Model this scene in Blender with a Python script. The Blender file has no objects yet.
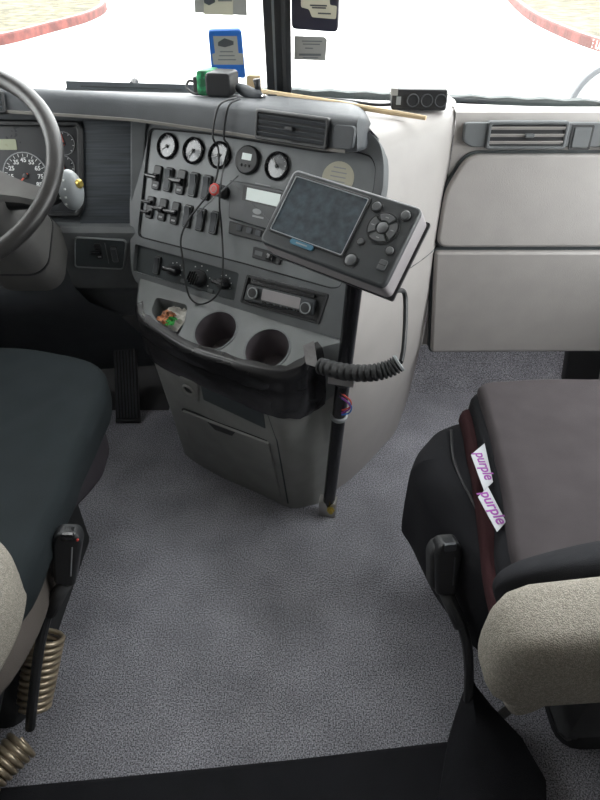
import bpy, bmesh, math, random
from mathutils import Vector as V, Matrix, noise
random.seed(7)
SC = bpy.context.scene
COL = SC.collection

# ------------------------------------------------------------------ camera, sky, exposure
FPX, PITCH, CAMH = 600.0, math.radians(38), 1.3
cam = bpy.data.cameras.new('camera'); camo = bpy.data.objects.new('camera', cam); COL.objects.link(camo)
camo.location = (0, 0, CAMH); camo.rotation_euler = (math.pi/2 - PITCH, 0, 0)
cam.sensor_fit = 'VERTICAL'; cam.sensor_height = 32; cam.lens = 32*FPX/800; cam.clip_start = 0.02; cam.clip_end = 500
SC.camera = camo
wd = bpy.data.worlds.new('sky'); SC.world = wd; wd.use_nodes = True
wn = wd.node_tree.nodes; bg = wn['Background']
bg.inputs[0].default_value = (0.985, 0.975, 0.97, 1); bg.inputs[1].default_value = 5.0
SC.view_settings.view_transform = 'Standard'; SC.view_settings.look = 'None'
SC.view_settings.exposure = 0.88; SC.view_settings.gamma = 1
SC.view_settings.use_curve_mapping = False
SC.cycles.max_bounces = 10; SC.cycles.diffuse_bounces = 6; SC.cycles.transparent_max_bounces = 12

def portal(loc, rot, sx, sy):
    l = bpy.data.lights.new('window_portal', 'AREA'); l.shape = 'RECTANGLE'; l.size = sx; l.size_y = sy
    l.cycles.is_portal = True
    o = bpy.data.objects.new('window_portal', l); COL.objects.link(o); o.location = loc; o.rotation_euler = rot

# ------------------------------------------------------------------ pixel -> direction (a pixel gives only a direction)
CAM = V((0, 0, CAMH))
FWD = V((0, math.cos(PITCH), -math.sin(PITCH))); UPV = V((0, math.sin(PITCH), math.cos(PITCH)))
def ray(u, v): return V(((u-300)/FPX, 0, 0)) + FWD - UPV*((v-400)/FPX)
def atY(u, v, y): r = ray(u, v); return CAM + r*(y/r.y)
def atZ(u, v, z): r = ray(u, v); return CAM + r*((z-CAMH)/r.z)
class Frame:
    def __init__(s, o, h, w):
        s.o = V(o); s.h = V(h).normalized(); w = V(w); s.w = (w - s.h*w.dot(s.h)).normalized(); s.n = s.h.cross(s.w)
    def P(s, a, b, c=0): return s.o + s.h*a + s.w*b + s.n*c
    def hit(s, u, v, off=0):
        r = ray(u, v); o = s.o + s.n*off
        p = CAM + r*((o-CAM).dot(s.n)/r.dot(s.n)); d = p - s.o
        return d.dot(s.h), d.dot(s.w)
    def pt(s, u, v, off=0): a, b = s.hit(u, v, off); return s.P(a, b, off)
    def M(s, a=0, b=0, c=0, rot=0):
        m = Matrix((s.h, s.w, s.n)).transposed().to_4x4(); m.translation = s.P(a, b, c)
        return m @ Matrix.Rotation(rot, 4, 'Z')
    def at(s, a, b, c=0, rot=0):
        m = s.M(a, b, c, rot); return Frame(m.translation, m.col[0].xyz, m.col[1].xyz)
    @staticmethod
    def world(o=(0, 0, 0), rz=0): return Frame(o, (math.cos(rz), math.sin(rz), 0), (-math.sin(rz), math.cos(rz), 0))
LOC = Frame((0, 0, 0), (1, 0, 0), (0, 1, 0))

# ------------------------------------------------------------------ materials
MATS = {}
def mat(name, col, rough=0.6, metal=0.0, var=0.12, vscale=18.0, bump=0.15, bscale=260.0, kind='noise', spec=0.5, coat=0, emit=None, stretch=None):
    m = bpy.data.materials.new(name); m.use_nodes = True; nt = m.node_tree; N = nt.nodes; L = nt.links
    p = N['Principled BSDF']; p.inputs['Roughness'].default_value = rough; p.inputs['Metallic'].default_value = metal
    p.inputs['Specular IOR Level'].default_value = spec; p.inputs['Coat Weight'].default_value = coat
    tc = N.new('ShaderNodeTexCoord'); src = tc.outputs['Object']
    if stretch:
        mp = N.new('ShaderNodeMapping'); mp.inputs['Scale'].default_value = stretch; L.new(src, mp.inputs[0]); src = mp.outputs[0]
    def nz(sc, det=3):
        n = N.new('ShaderNodeTexNoise'); n.inputs['Scale'].default_value = sc; n.inputs['Detail'].default_value = det
        L.new(src, n.inputs['Vector']); return n.outputs['Fac']
    def ramp(f, lo, hi, a=0.3, b=0.7):
        r = N.new('ShaderNodeValToRGB'); r.color_ramp.elements[0].position = a; r.color_ramp.elements[1].position = b
        r.color_ramp.elements[0].color = (*lo, 1); r.color_ramp.elements[1].color = (*hi, 1); L.new(f, r.inputs[0]); return r.outputs[0]
    lo = tuple(c*(1-var) for c in col); hi = tuple(min(1, c*(1+var)) for c in col)
    hgt = None
    if kind == 'carpet':
        a = ramp(nz(340, 3), tuple(c*0.3 for c in col), tuple(min(1, c*1.9) for c in col), 0.36, 0.66)
        b = ramp(nz(7, 5), (0.78,)*3, (1.15,)*3)
        mx = N.new('ShaderNodeMix'); mx.data_type = 'RGBA'; mx.blend_type = 'MULTIPLY'; mx.inputs[0].default_value = 1
        L.new(a, mx.inputs[6]); L.new(b, mx.inputs[7]); L.new(mx.outputs[2], p.inputs['Base Color']); hgt = nz(240, 2)
    elif kind == 'weave':
        vo = N.new('ShaderNodeTexVoronoi'); vo.inputs['Scale'].default_value = bscale; L.new(src, vo.inputs['Vector'])
        iv = N.new('ShaderNodeMath'); iv.operation = 'SUBTRACT'; iv.inputs[0].default_value = 1.0; L.new(vo.outputs['Distance'], iv.inputs[1])
        nn = nz(bscale*0.4, 3); av = N.new('ShaderNodeMath'); av.operation = 'MULTIPLY'; L.new(iv.outputs[0], av.inputs[0]); L.new(nn, av.inputs[1])
        hgt = iv.outputs[0]; L.new(ramp(av.outputs[0], lo, hi, 0.12, 0.5), p.inputs['Base Color'])
    elif kind == 'blotch':
        n = nz(vscale, 6); L.new(ramp(n, lo, hi, 0.42, 0.62), p.inputs['Base Color']); hgt = nz(bscale)
    else:
        L.new(ramp(nz(vscale, 4), lo, hi), p.inputs['Base Color']); hgt = nz(bscale)
        rr = N.new('ShaderNodeMapRange'); rr.inputs['To Min'].default_value = max(0.03, rough-0.08); rr.inputs['To Max'].default_value = min(1, rough+0.08)
        L.new(nz(vscale*2), rr.inputs[0]); L.new(rr.outputs[0], p.inputs['Roughness'])
    if bump > 0:
        bm_ = N.new('ShaderNodeBump'); bm_.inputs['Strength'].default_value = bump; bm_.inputs['Distance'].default_value = 0.002
        L.new(hgt, bm_.inputs['Height']); L.new(bm_.outputs[0], p.inputs['Normal'])
    if emit:
        p.inputs['Emission Color'].default_value = (*emit[0], 1); p.inputs['Emission Strength'].default_value = emit[1]
    MATS[name] = m; return m
mat('carpet', (0.285, 0.285, 0.318), 0.95, bump=0.35, kind='carpet', spec=0.1)
mat('dash_dark', (0.06, 0.066, 0.074), 0.55, bump=0.35, bscale=500)
mat('dash_grey', (0.115, 0.124, 0.13), 0.5, bump=0.3, bscale=500)
mat('panel_grey', (0.165, 0.178, 0.186), 0.42, bump=0.1, bscale=300, var=0.1)
mat('wood_dark', (0.04, 0.048, 0.057), 0.45, var=0.4, vscale=6, bump=0.1, stretch=(1.5, 1.5, 40))
mat('recess_dark', (0.045, 0.055, 0.06), 0.6)
mat('beige', (0.365, 0.345, 0.335), 0.5, var=0.04, bump=0.25, bscale=420)
mat('beige_trim', (0.21, 0.20, 0.185), 0.5, var=0.06)
mat('console_grey', (0.225, 0.228, 0.22), 0.48, bump=0.2, bscale=400)
mat('tray_grey', (0.145, 0.155, 0.158), 0.45, bump=0.2, bscale=400)
mat('cup_dark', (0.12, 0.105, 0.115), 0.4)
mat('black', (0.018, 0.019, 0.021), 0.45)
mat('black_matte', (0.02, 0.021, 0.023), 0.8)
mat('black_gloss', (0.012, 0.012, 0.014), 0.2)
mat('rubber', (0.03, 0.031, 0.033), 0.6)
mat('tape', (0.018, 0.018, 0.02), 0.22, var=0.3, vscale=12, bump=0.25, bscale=30)
mat('tape_grey', (0.11, 0.105, 0.105), 0.4, var=0.3, vscale=40, bump=0.5, bscale=60)
mat('wheel_leather', (0.035, 0.034, 0.034), 0.32, bump=0.2, bscale=700)
mat('hub_grey', (0.13, 0.128, 0.125), 0.5)
mat('light_grey', (0.27, 0.29, 0.30), 0.4)
mat('silver', (0.33, 0.31, 0.32), 0.35, var=0.05)
mat('chrome', (0.75, 0.76, 0.78), 0.15, 1.0, bump=0)
mat('steel', (0.45, 0.44, 0.42), 0.35, 1.0)
mat('display_body', (0.05, 0.055, 0.06), 0.38, bump=0.15, bscale=600)
mat('display_button', (0.10, 0.105, 0.11), 0.4)
mat('screen', (0.052, 0.068, 0.082), 0.16, var=0.35, vscale=70, bump=0.02, coat=0.4)
mat('screen_edge', (0.35, 0.38, 0.4), 0.3)
mat('blue_label', (0.05, 0.16, 0.24), 0.4)
mat('lcd', (0.55, 0.62, 0.6), 0.3, var=0.03, bump=0, emit=((0.75, 0.85, 0.82), 0.10))
mat('lcd_dim', (0.30, 0.32, 0.22), 0.3, var=0.03, bump=0)
mat('dial_face', (0.07, 0.077, 0.086), 0.25, var=0.5, vscale=25, bump=0, coat=0.6)
mat('dial_black', (0.02, 0.022, 0.025), 0.3, bump=0)
mat('white_mark', (0.7, 0.72, 0.72), 0.6, bump=0)
mat('grey_mark', (0.30, 0.31, 0.32), 0.6, bump=0)
mat('red', (0.50, 0.05, 0.04), 0.4)
mat('needle_red', (0.6, 0.10, 0.06), 0.4, bump=0)
mat('brass', (0.60, 0.46, 0.12), 0.3, 0.8)
mat('bronze', (0.40, 0.33, 0.24), 0.33, 0.55, var=0.15)
mat('pad_slate', (0.016, 0.021, 0.0235), 0.92, bump=0.35, bscale=900, spec=0.2)
mat('pad_brown', (0.055, 0.048, 0.051), 0.92, bump=0.3, bscale=900, spec=0.2)
mat('cloth_black', (0.013, 0.0135, 0.0165), 0.9, bump=0.5, bscale=700, spec=0.25)
mat('cloth_mauve', (0.05, 0.044, 0.052), 0.9, bump=0.4, bscale=700, spec=0.2)
mat('cloth_maroon', (0.035, 0.012, 0.014), 0.9, bump=0.6, bscale=500, spec=0.2)
mat('weave', (0.34, 0.315, 0.272), 0.95, var=0.32, bump=0.6, bscale=620, kind='weave', spec=0.1)
mat('cloth_tan', (0.12, 0.105, 0.095), 0.9, bump=0.4, bscale=500, spec=0.2)
mat('cowl_grey', (0.07, 0.082, 0.082), 0.7)
mat('tag_white', (0.45, 0.47, 0.5), 0.7, bump=0.1)
mat('purple', (0.25, 0.03, 0.28), 0.6, bump=0)
mat('wood_tan', (0.62, 0.47, 0.28), 0.6, var=0.2, vscale=8, stretch=(1, 1, 1))
mat('green', (0.03, 0.30, 0.12), 0.5, kind='blotch', var=0.6, vscale=60)
mat('leaf_green', (0.02, 0.25, 0.04), 0.5, kind='blotch', var=0.5, vscale=60)
mat('orange_brown', (0.36, 0.13, 0.05), 0.5, kind='blotch', var=0.6, vscale=90)
mat('paper', (0.5, 0.48, 0.45), 0.8, var=0.04, bump=0.1)
mat('paper_grey', (0.30, 0.30, 0.285), 0.8, var=0.05, bump=0.1)
mat('paper_cream', (0.50, 0.48, 0.38), 0.8, var=0.05, bump=0.1)
mat('blue_plastic', (0.02, 0.13, 0.48), 0.4, var=0.1)
mat('navy_plastic', (0.02, 0.02, 0.035), 0.35)
mat('wall_vinyl', (0.34, 0.33, 0.32), 0.7, var=0.05, bump=0.4)
mat('headliner', (0.55, 0.53, 0.5), 0.9, var=0.04, bump=0.4)
mat('hood_white', (0.82, 0.82, 0.82), 0.25, var=0.02, bump=0)
mat('concrete', (0.55, 0.54, 0.52), 0.9, var=0.06, vscale=0.7, bump=0.1, bscale=40)
mat('curb_red', (0.115, 0.030, 0.024), 0.8, kind='blotch', var=0.35, vscale=2.2, bscale=30)
mat('curb_top', (0.22, 0.17, 0.15), 0.9, var=0.2, vscale=2)
mat('grass', (0.10, 0.088, 0.044), 0.95, kind='blotch', var=0.55, vscale=2.5, bump=1.0, bscale=14)
mat('mirror', (0.9, 0.92, 0.93), 0.04, 1.0, bump=0)
def glass():
    m = bpy.data.materials.new('glass'); m.use_nodes = True; nt = m.node_tree; N = nt.nodes; N.clear()
    o = N.new('ShaderNodeOutputMaterial'); t = N.new('ShaderNodeBsdfTransparent'); g = N.new('ShaderNodeBsdfGlossy'); mx = N.new('ShaderNodeMixShader')
    t.inputs[0].default_value = (0.95, 0.97, 0.97, 1); g.inputs['Roughness'].default_value = 0.02; mx.inputs[0].default_value = 0.05
    nt.links.new(t.outputs[0], mx.inputs[1]); nt.links.new(g.outputs[0], mx.inputs[2]); nt.links.new(mx.outputs[0], o.inputs[0])
    MATS['glass'] = m
glass()

# ------------------------------------------------------------------ mesh builder
def offset(pts, d):
    n = len(pts); out = []
    area = sum(pts[i][0]*pts[(i+1) % n][1]-pts[(i+1) % n][0]*pts[i][1] for i in range(n))
    s = 1 if area > 0 else -1
    for i in range(n):
        p0, p1, p2 = pts[i-1], pts[i], pts[(i+1) % n]
        def nr(a, b):
            dx, dy = b[0]-a[0], b[1]-a[1]; l = math.hypot(dx, dy) or 1e-9; return (-dy/l*s, dx/l*s)
        a = nr(p0, p1); b = nr(p1, p2); k = 1+a[0]*b[0]+a[1]*b[1]; k = max(k, 0.4)
        out.append((p1[0]+d*(a[0]+b[0])/k, p1[1]+d*(a[1]+b[1])/k))
    return out
def rrect(w, h, r, cx=0, cy=0, n=4):
    r = min(r, w/2-1e-5, h/2-1e-5); pts = []
    for (sx, sy, a0) in ((1, -1, -90), (1, 1, 0), (-1, 1, 90), (-1, -1, 180)):
        for i in range(n+1):
            a = math.radians(a0+90*i/n); pts.append((cx+sx*(w/2-r)+r*math.cos(a), cy+sy*(h/2-r)+r*math.sin(a)))
    return pts
def circle(r, cx=0, cy=0, n=24, ry=None): return [(cx+r*math.cos(2*math.pi*i/n), cy+(ry or r)*math.sin(2*math.pi*i/n)) for i in range(n)]
def roundpoly(pts, r, n=4):
    out = []; m = len(pts)
    for i in range(m):
        p0, p, p2 = V(pts[i-1]), V(pts[i]), V(pts[(i+1) % m])
        a = (p0-p); b = (p2-p); rr = min(r, a.length*0.45, b.length*0.45); A = p+a.normalized()*rr; B = p+b.normalized()*rr
        for k in range(n+1):
            t = k/n; q = A*(1-t)**2+p*(2*t*(1-t))+B*t*t; out.append(tuple(q))
    return out
class MB:
    def __init__(s): s.v = []; s.f = []
    def add(s, vs, fs):
        o = len(s.v); s.v += [V(x) for x in vs]; s.f += [tuple(i+o for i in f) for f in fs]; return s
    def prism(s, F, pts, z0, z1, bev=0, seg=2):
        n = len(pts); a = sum(pts[i][0]*pts[(i+1) % n][1]-pts[(i+1) % n][0]*pts[i][1] for i in range(n))
        if a < 0: pts = pts[::-1]
        lev = [(pts, z0)]
        if bev > 0:
            sg = 1 if z1 > z0 else -1
            for k in range(seg+1):
                t = math.pi/2*k/seg; lev.append((offset(pts, bev*(1-math.cos(t))), z1-sg*bev*(1-math.sin(t))))
        else: lev.append((pts, z1))
        vs = []
        for q, z in lev: vs += [F.P(x, y, z) for x, y in q]
        fs = [tuple(reversed(range(n)))]
        for k in range(len(lev)-1):
            for i in range(n): fs.append((k*n+i, k*n+(i+1) % n, (k+1)*n+(i+1) % n, (k+1)*n+i))
        fs.append(tuple(range((len(lev)-1)*n, len(lev)*n)))
        return s.add(vs, fs)
    def ring(s, F, outer, inner, z0, z1, bev=0):
        n = len(outer); b = bev
        loops = [(outer, z0), (outer, z1-b), (offset(outer, b) if b else outer, z1), (offset(inner, -b) if b else inner, z1), (inner, z1-b), (inner, z0)]
        vs = []
        for q, z in loops: vs += [F.P(x, y, z) for x, y in q]
        fs = []
        m = len(loops)
        for k in range(m):
            for i in range(n): fs.append((k*n+i, k*n+(i+1) % n, ((k+1) % m)*n+(i+1) % n, ((k+1) % m)*n+i))
        return s.add(vs, fs)
    def box(s, F, a0, a1, b0, b1, c0, c1, bev=0):
        return s.prism(F, [(a0, b0), (a1, b0), (a1, b1), (a0, b1)], c0, c1, bev)
    def lathe(s, F, prof, seg=24, cap=True):
        vs = []; fs = []
        for r, z in prof: vs += [F.P(r*math.cos(2*math.pi*i/seg), r*math.sin(2*math.pi*i/seg), z) for i in range(seg)]
        for k in range(len(prof)-1):
            for i in range(seg): fs.append((k*seg+i, k*seg+(i+1) % seg, (k+1)*seg+(i+1) % seg, (k+1)*seg+i))
        if cap: fs.append(tuple(reversed(range(seg)))); fs.append(tuple(range((len(prof)-1)*seg, len(prof)*seg)))
        return s.add(vs, fs)
    def loft(s, secs, closed=True, cap=True):
        n = len(secs[0]); vs = [p for q in secs for p in q]; fs = []
        for k in range(len(secs)-1):
            for i in range(n if closed else n-1): fs.append((k*n+i, k*n+(i+1) % n, (k+1)*n+(i+1) % n, (k+1)*n+i))
        if closed and cap: fs.append(tuple(reversed(range(n)))); fs.append(tuple(range((len(secs)-1)*n, len(secs)*n)))
        return s.add(vs, fs)
    def tube(s, path, r, seg=10, closed=False, flat=1.0):
        path = [V(p) for p in path]; n = len(path); secs = []; up = V((0.13, 0.31, 0.94)).normalized()
        for i, p in enumerate(path):
            a = path[i-1] if (i > 0 or closed) else p; b = path[(i+1) % n] if (i < n-1 or closed) else p
            t = (b-a).normalized(); x = up - t*up.dot(t)
            if x.length < 1e-4: x = V((1, 0, 0)) - t*t.x
            x.normalize(); up = x; y = t.cross(x); rr = r[i] if isinstance(r, (list, tuple)) else r
            secs.append([p + x*rr*math.cos(2*math.pi*k/seg) + y*rr*flat*math.sin(2*math.pi*k/seg) for k in range(seg)])
        if closed: secs.append(secs[0])
        return s.loft(secs, True, not closed)
    def ellipsoid(s, c, h, w, n, seg=16, rings=10):
        c = V(c); vs = []; fs = []
        for i in range(rings+1):
            t = math.pi*i/rings
            for k in range(seg):
                f = 2*math.pi*k/seg; vs.append(c + V(h)*math.sin(t)*math.cos(f) + V(w)*math.sin(t)*math.sin(f) + V(n)*math.cos(t))
        for i in range(rings):
            for k in range(seg): fs.append((i*seg+k, i*seg+(k+1) % seg, (i+1)*seg+(k+1) % seg, (i+1)*seg+k))
        return s.add(vs, fs)
    def plate(s, F, outer, holes, thick, back=True):
        """a flat plate in frame F with real holes; side walls go back by thick"""
        bm = bmesh.new(); ed = []
        for lp in [outer]+holes:
            vv = [bm.verts.new((x, y, 0)) for x, y in lp]
            for i in range(len(vv)): ed.append(bm.edges.new((vv[i], vv[(i+1) % len(vv)])))
        bmesh.ops.triangle_fill(bm, edges=ed, use_beauty=True, normal=(0, 0, 1))
        bm.verts.index_update()
        s.add([F.P(v.co.x, v.co.y, 0) for v in bm.verts], [tuple(v.index for v in f.verts) for f in bm.faces]); bm.free()
        for lp in [outer]+holes:
            s.loft([[F.P(x, y, 0) for x, y in lp], [F.P(x, y, -thick) for x, y in lp]], True, False)
        return s
    def mesh(s, name, sharp=35):
        me = bpy.data.meshes.new(name); me.from_pydata([tuple(v) for v in s.v], [], s.f)
        bm = bmesh.new(); bm.from_mesh(me); bmesh.ops.remove_doubles(bm, verts=bm.verts, dist=1e-6)
        bmesh.ops.recalc_face_normals(bm, faces=bm.faces); bm.to_mesh(me); bm.free()
        me.polygons.foreach_set('use_smooth', [True]*len(me.polygons)); me.set_sharp_from_angle(angle=math.radians(sharp))
        me.polygons.foreach_set('use_smooth', [len(f.vertices) < 5 for f in me.polygons]); me.update()
        return me
WM = {}
def link(o, parent, M):
    COL.objects.link(o); WM[o] = M.copy()
    if parent is not None: o.parent = parent; o.matrix_basis = WM[parent].inverted() @ M
    else: o.matrix_basis = M
    return o
def obj(name, mb, m, parent=None, M=None, sharp=35, subsurf=0):
    me = mb if isinstance(mb, bpy.types.Mesh) else mb.mesh(name, sharp)
    if not me.materials: me.materials.append(MATS[m])
    o = bpy.data.objects.new(name, me); link(o, parent, M if M is not None else Matrix())
    if subsurf:
        md = o.modifiers.new('subdivision', 'SUBSURF'); md.levels = subsurf; md.render_levels = subsurf
    return o
def tag(o, label, cat, group=None):
    o['label'] = label; o['category'] = cat
    if group: o['group'] = group
    return o
def thing(name, loc, label, cat, group=None):
    o = bpy.data.objects.new(name, None); o.empty_display_size = 0.05; link(o, None, Matrix.Translation(V(loc))); return tag(o, label, cat, group)
def struct(o, label=None):
    o['kind'] = 'structure'
    if label: o['label'] = label
    return o
def text_mesh(s, size, m, ext=0.0003):
    c = bpy.data.curves.new('lettering', 'FONT'); c.body = s; c.size = size; c.extrude = ext; c.offset = size*0.018; c.align_x = 'CENTER'; c.align_y = 'CENTER'
    t = bpy.data.objects.new('lettering', c); COL.objects.link(t); bpy.context.view_layer.update()
    me = bpy.data.meshes.new_from_object(t.evaluated_get(bpy.context.evaluated_depsgraph_get()))
    bpy.data.objects.remove(t); me.materials.clear(); me.materials.append(MATS[m]); return me
def smooth_path(pts, n=8):
    pts = [V(p) for p in pts]; out = []
    for i in range(len(pts)-1):
        p0 = pts[max(i-1, 0)]; p1 = pts[i]; p2 = pts[i+1]; p3 = pts[min(i+2, len(pts)-1)]
        for k in range(n):
            t = k/n; out.append(0.5*((2*p1)+(p2-p0)*t+(2*p0-5*p1+4*p2-p3)*t*t+(3*p1-p0-3*p2+p3)*t**3))
    out.append(pts[-1]); return out
def hidden_cap(F, lp, z): return [F.P(x, y, z) for x, y in lp]

# ------------------------------------------------------------------ main planes of the dashboard
YAW, TILT = math.radians(31), math.radians(26)
HV = V((math.cos(YAW), -math.sin(YAW), 0)); NH = V((math.sin(YAW), math.cos(YAW), 0))
CP = Frame(atY(222, 157, 1.42), HV, NH*math.sin(TILT)+V((0, 0, math.cos(TILT))))          # centre panel
cpb = CP.P(0, -0.322)
TP = Frame(cpb, HV, NH*math.cos(math.radians(29))+V((0, 0, math.sin(math.radians(29)))))    # cup holder tray
LF = Frame((-0.7, 1.555, 0.94), (1, 0, 0), (0, 0.3, 0.954))                                  # instrument cluster
KF = Frame((-0.6, 1.455, 0.69), (1, -0.05, 0), (0, -0.02, 1))                                # knee strip
GF = Frame((0.4, 1.42, 0.37), (1, 0, 0), (0, -0.03, 1))                                      # glove box lower door
GU = Frame((0.4, 1.41, 0.68), (1, 0, 0), (0, 0.09, 1))                                       # glove box upper door
GV = Frame((0.4, 1.425, 0.91), (1, 0, 0), (0, 0.12, 1))                                      # passenger vent strip

# ------------------------------------------------------------------ the cab shell
fl = struct(obj('floor', MB().box(LOC, -1.06, 1.06, -1.5, 2.1, -0.04, 0), 'carpet'), 'grey speckled carpet of the cab floor')
tb = MB().loft([[V((-1.05, 1.70, 0.0)), V((1.05, 1.70, 0.0))], [V((-1.05, 1.88, 0.09)), V((1.05, 1.88, 0.09))], [V((-1.05, 2.06, 0.40)), V((1.05, 2.06, 0.40))], [V((-1.05, 2.085, 0.80)), V((1.05, 2.085, 0.80))]], False)
struct(obj('wall_front', tb, 'carpet'), 'carpeted toe board under the dashboard')
WIN = {-1: (0.80, 1.58, 0.92, 1.50), 1: (0.45, 1.66, 0.74, 1.66)}  # unseen openings, driver's kept small to darken the left, passenger's enlarged for light
def side_wall(name, sx, label):
    X = sx*1.06; mb = MB()
    x0, x1 = sorted((X, X+sx*0.06))
    wy0, wy1, wz0, wz1 = WIN[sx]
    for (y0, y1, z0, z1) in ((-1.5, 2.1, -0.04, wz0), (-1.5, wy0, wz0, 1.98), (wy0, 2.1, wz1, 1.98), (wy1, 2.1, wz0, wz1)):
        mb.box(LOC, x0, x1, y0, y1, z0, z1)
    o = struct(obj(name, mb, 'wall_vinyl'), label)
    return o
wl = side_wall('wall_left', -1, 'grey vinyl side wall of the cab behind the steering wheel')
wr = side_wall('wall_right', 1, 'grey vinyl side wall of the cab beside the passenger seat')
for i, sx in ((3, -1), (4, 1)):
    x = sx*1.09
    struct(obj('window_%d' % i, MB().box(LOC, x-0.003, x+0.003, *WIN[sx]), 'glass'), 'side door window')
struct(obj('wall_back', MB().box(LOC, -1.12, 1.12, -1.56, -1.5, -0.04, 1.98), 'wall_vinyl'), 'grey rear wall')
struct(obj('ceiling', MB().box(LOC, -1.12, 1.12, -1.56, 1.62, 1.98, 2.04), 'headliner'), 'pale headliner')
# windscreen: two flat panes meeting at the centre post
WB = V((-0.055, 1.80, 0.94)); WT = V((-0.055, 1.42, 1.72))
WLb = V((-1.06, 1.64, 0.94)); WRb = V((1.06, 1.60, 0.94))
WPL = Frame(WB, WB-WLb, WT-WB); WPR = Frame(WB, WRb-WB, WT-WB)
for i, b in ((1, WLb), (2, WRb)):
    d = WT-WB; nn = V((0, 0.006, 0.002))
    struct(obj('window_%d' % i, MB().loft([[WB, WB+d, b+d, b], [WB+nn, WB+d+nn, b+d+nn, b+nn]]), 'glass'), 'windscreen pane %s the centre post' % ('left of' if i == 1 else 'right of'))
hd = MB().loft([[WLb+d, WB+d, WRb+d], [WLb+d+V((0, 0.02, 0.3)), WB+d+V((0, 0.02, 0.3)), WRb+d+V((0, 0.02, 0.3))], [V((-1.06, 1.6, 2.03)), V((-0.05, 1.62, 2.03)), V((1.06, 1.6, 2.03))]], False)
struct(obj('wall_header', hd, 'headliner'), 'headliner strip above the windscreen')
pd = (WT-WB).normalized(); PF = Frame(WB - pd*0.06, (1, 0, 0), pd)
pm = MB().prism(PF, [(-0.033, 0), (0.033, 0), (0.033, 0.95), (-0.033, 0.95)], -0.015, 0.02, 0.006)
tr = struct(obj('trim_1', pm, 'black'), 'black centre post of the split windscreen')
obj('groove', MB().box(PF, -0.012, -0.006, 0, 0.95, 0.0195, 0.0215), 'dash_grey', tr)
obj('gasket', MB().box(PF, 0.010, 0.020, 0, 0.95, 0.0195, 0.0245), 'rubber', tr)
for sx, b in ((-1, WLb), (1, WRb)):
    F2 = Frame(b - pd*0.05, (1, 0, 0), pd)
    struct(obj('trim_%d' % (2 if sx < 0 else 3), MB().box(F2, -0.05, 0.05, 0, 1.0, -0.03, 0.05, 0.01), 'wall_vinyl'), 'windscreen corner pillar')
portal((0, 1.75, 1.4), (math.radians(-116), 0, 0), 2.1, 0.9)
portal((-1.13, 1.19, 1.21), (0, math.radians(-90), 0), 0.60, 0.80)
portal((1.13, 1.055, 1.2), (0, math.radians(90), 0), 0.94, 1.23)
mt = MB().loft([[V((x, 1.60, 0.006)), V((x, 1.70, 0.010)), V((x, 1.875, 0.10)), V((x, 2.05, 0.41)), V((x, 2.075, 0.79))] for x in (-1.04, -0.75, -0.45)], False)  # black sheet added over the driver's toe board, shade of the foot well as colour
obj('toe_shade_sheet', mt, 'black_matte', bpy.data.objects['wall_front'])
# black kick panel in the passenger foot well
obj('kick_panel', MB().prism(Frame((0.98, 1.74, 0.0), (1, 0, 0), (0, 0.35, 1)), rrect(0.20, 0.30, 0.02, 0.06, 0.17), 0, 0.03, 0.008), 'black', wr)

# ------------------------------------------------------------------ outside
GZ = -1.2
struct(obj('ground', MB().box(LOC, -90, 90, -40, 140, GZ-0.2, GZ), 'concrete'), 'bright concrete of the parking area')
def island(name, px, far, label, cur_label, rev):
    path = smooth_path([atZ(u, v, GZ) for u, v in px], 6); n = len(path)
    def off(i, d):
        t = (path[min(i+1, n-1)]-path[max(i-1, 0)]).normalized(); s = -1 if rev else 1
        return path[i] + V((-t.y*s, t.x*s, 0))*d
    H = 0.26
    secs = [[path[i], path[i]+V((0, 0, H-0.03)), off(i, 0.03)+V((0, 0, H)), off(i, 0.20)+V((0, 0, H)), off(i, 0.22)+V((0, 0, -0.05))] for i in range(n)]
    c = tag(obj(name[0], MB().loft(secs, True, True), 'curb_red'), cur_label, 'curb')
    top = MB().loft([[off(i, 0.06)+V((0, 0, H+0.004)), off(i, 0.205)+V((0, 0, H+0.004))] for i in range(n)], False)
    obj('curb_top', top, 'curb_top', c)
    lp = [off(i, 0.205)+V((0, 0, H-0.02)) for i in range(n)] + [V(f) + V((0, 0, GZ+H-0.02)) for f in far]
    g = MB(); g.add(lp + [p - V((0, 0, 0.22)) for p in lp], [tuple(range(len(lp)))] + [(i, (i+1) % len(lp), (i+1) % len(lp)+len(lp), i+len(lp)) for i in range(len(lp))])
    o = obj(name[1], g, 'grass'); o['kind'] = 'stuff'; tag(o, label, 'grass')
    return path
island(('curb', 'grass_bed'), [(-110, 64), (0, 46), (50, 33), (88, 22), (105, 13), (106, 6), (96, -1), (80, -6)], [(-50, 60, 0), (-50, 15, 0)],
       'dry grass bed bordered by the curb beyond the steering wheel', 'red painted curb with a rounded end beyond the steering wheel', False)
rp = island(('curb', 'grass_bed'), [(700, 88), (640, 66), (600, 52), (570, 41), (530, 21), (508, 1), (500, -14), (510, -22)], [(50, 60, 0), (50, 12, 0)],
       'dry grass bed bordered by the curb beyond the passenger dashboard', 'red painted curb with white stencilled letters beyond the passenger dashboard', True)
# stencilled lettering on the curb face (reads FIRE LANE, only its start is in view)
cb = [o for o in bpy.data.objects if o.name.startswith('curb') and 'stencilled' in str(o.get('label'))][0]
A = atZ(582, 45.5, GZ); B = atZ(640, 66, GZ); t = (B-A).normalized(); CF = Frame(A, t, (0, 0, 1))
for i, ch in enumerate('FIRELANE'):
    p = 0.09+0.17*i+(0.12 if i > 3 else 0)
    obj('letter', text_mesh(ch, 0.26, 'white_mark', 0.002), None, cb, CF.M(p, 0.125, 0.02))
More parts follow.
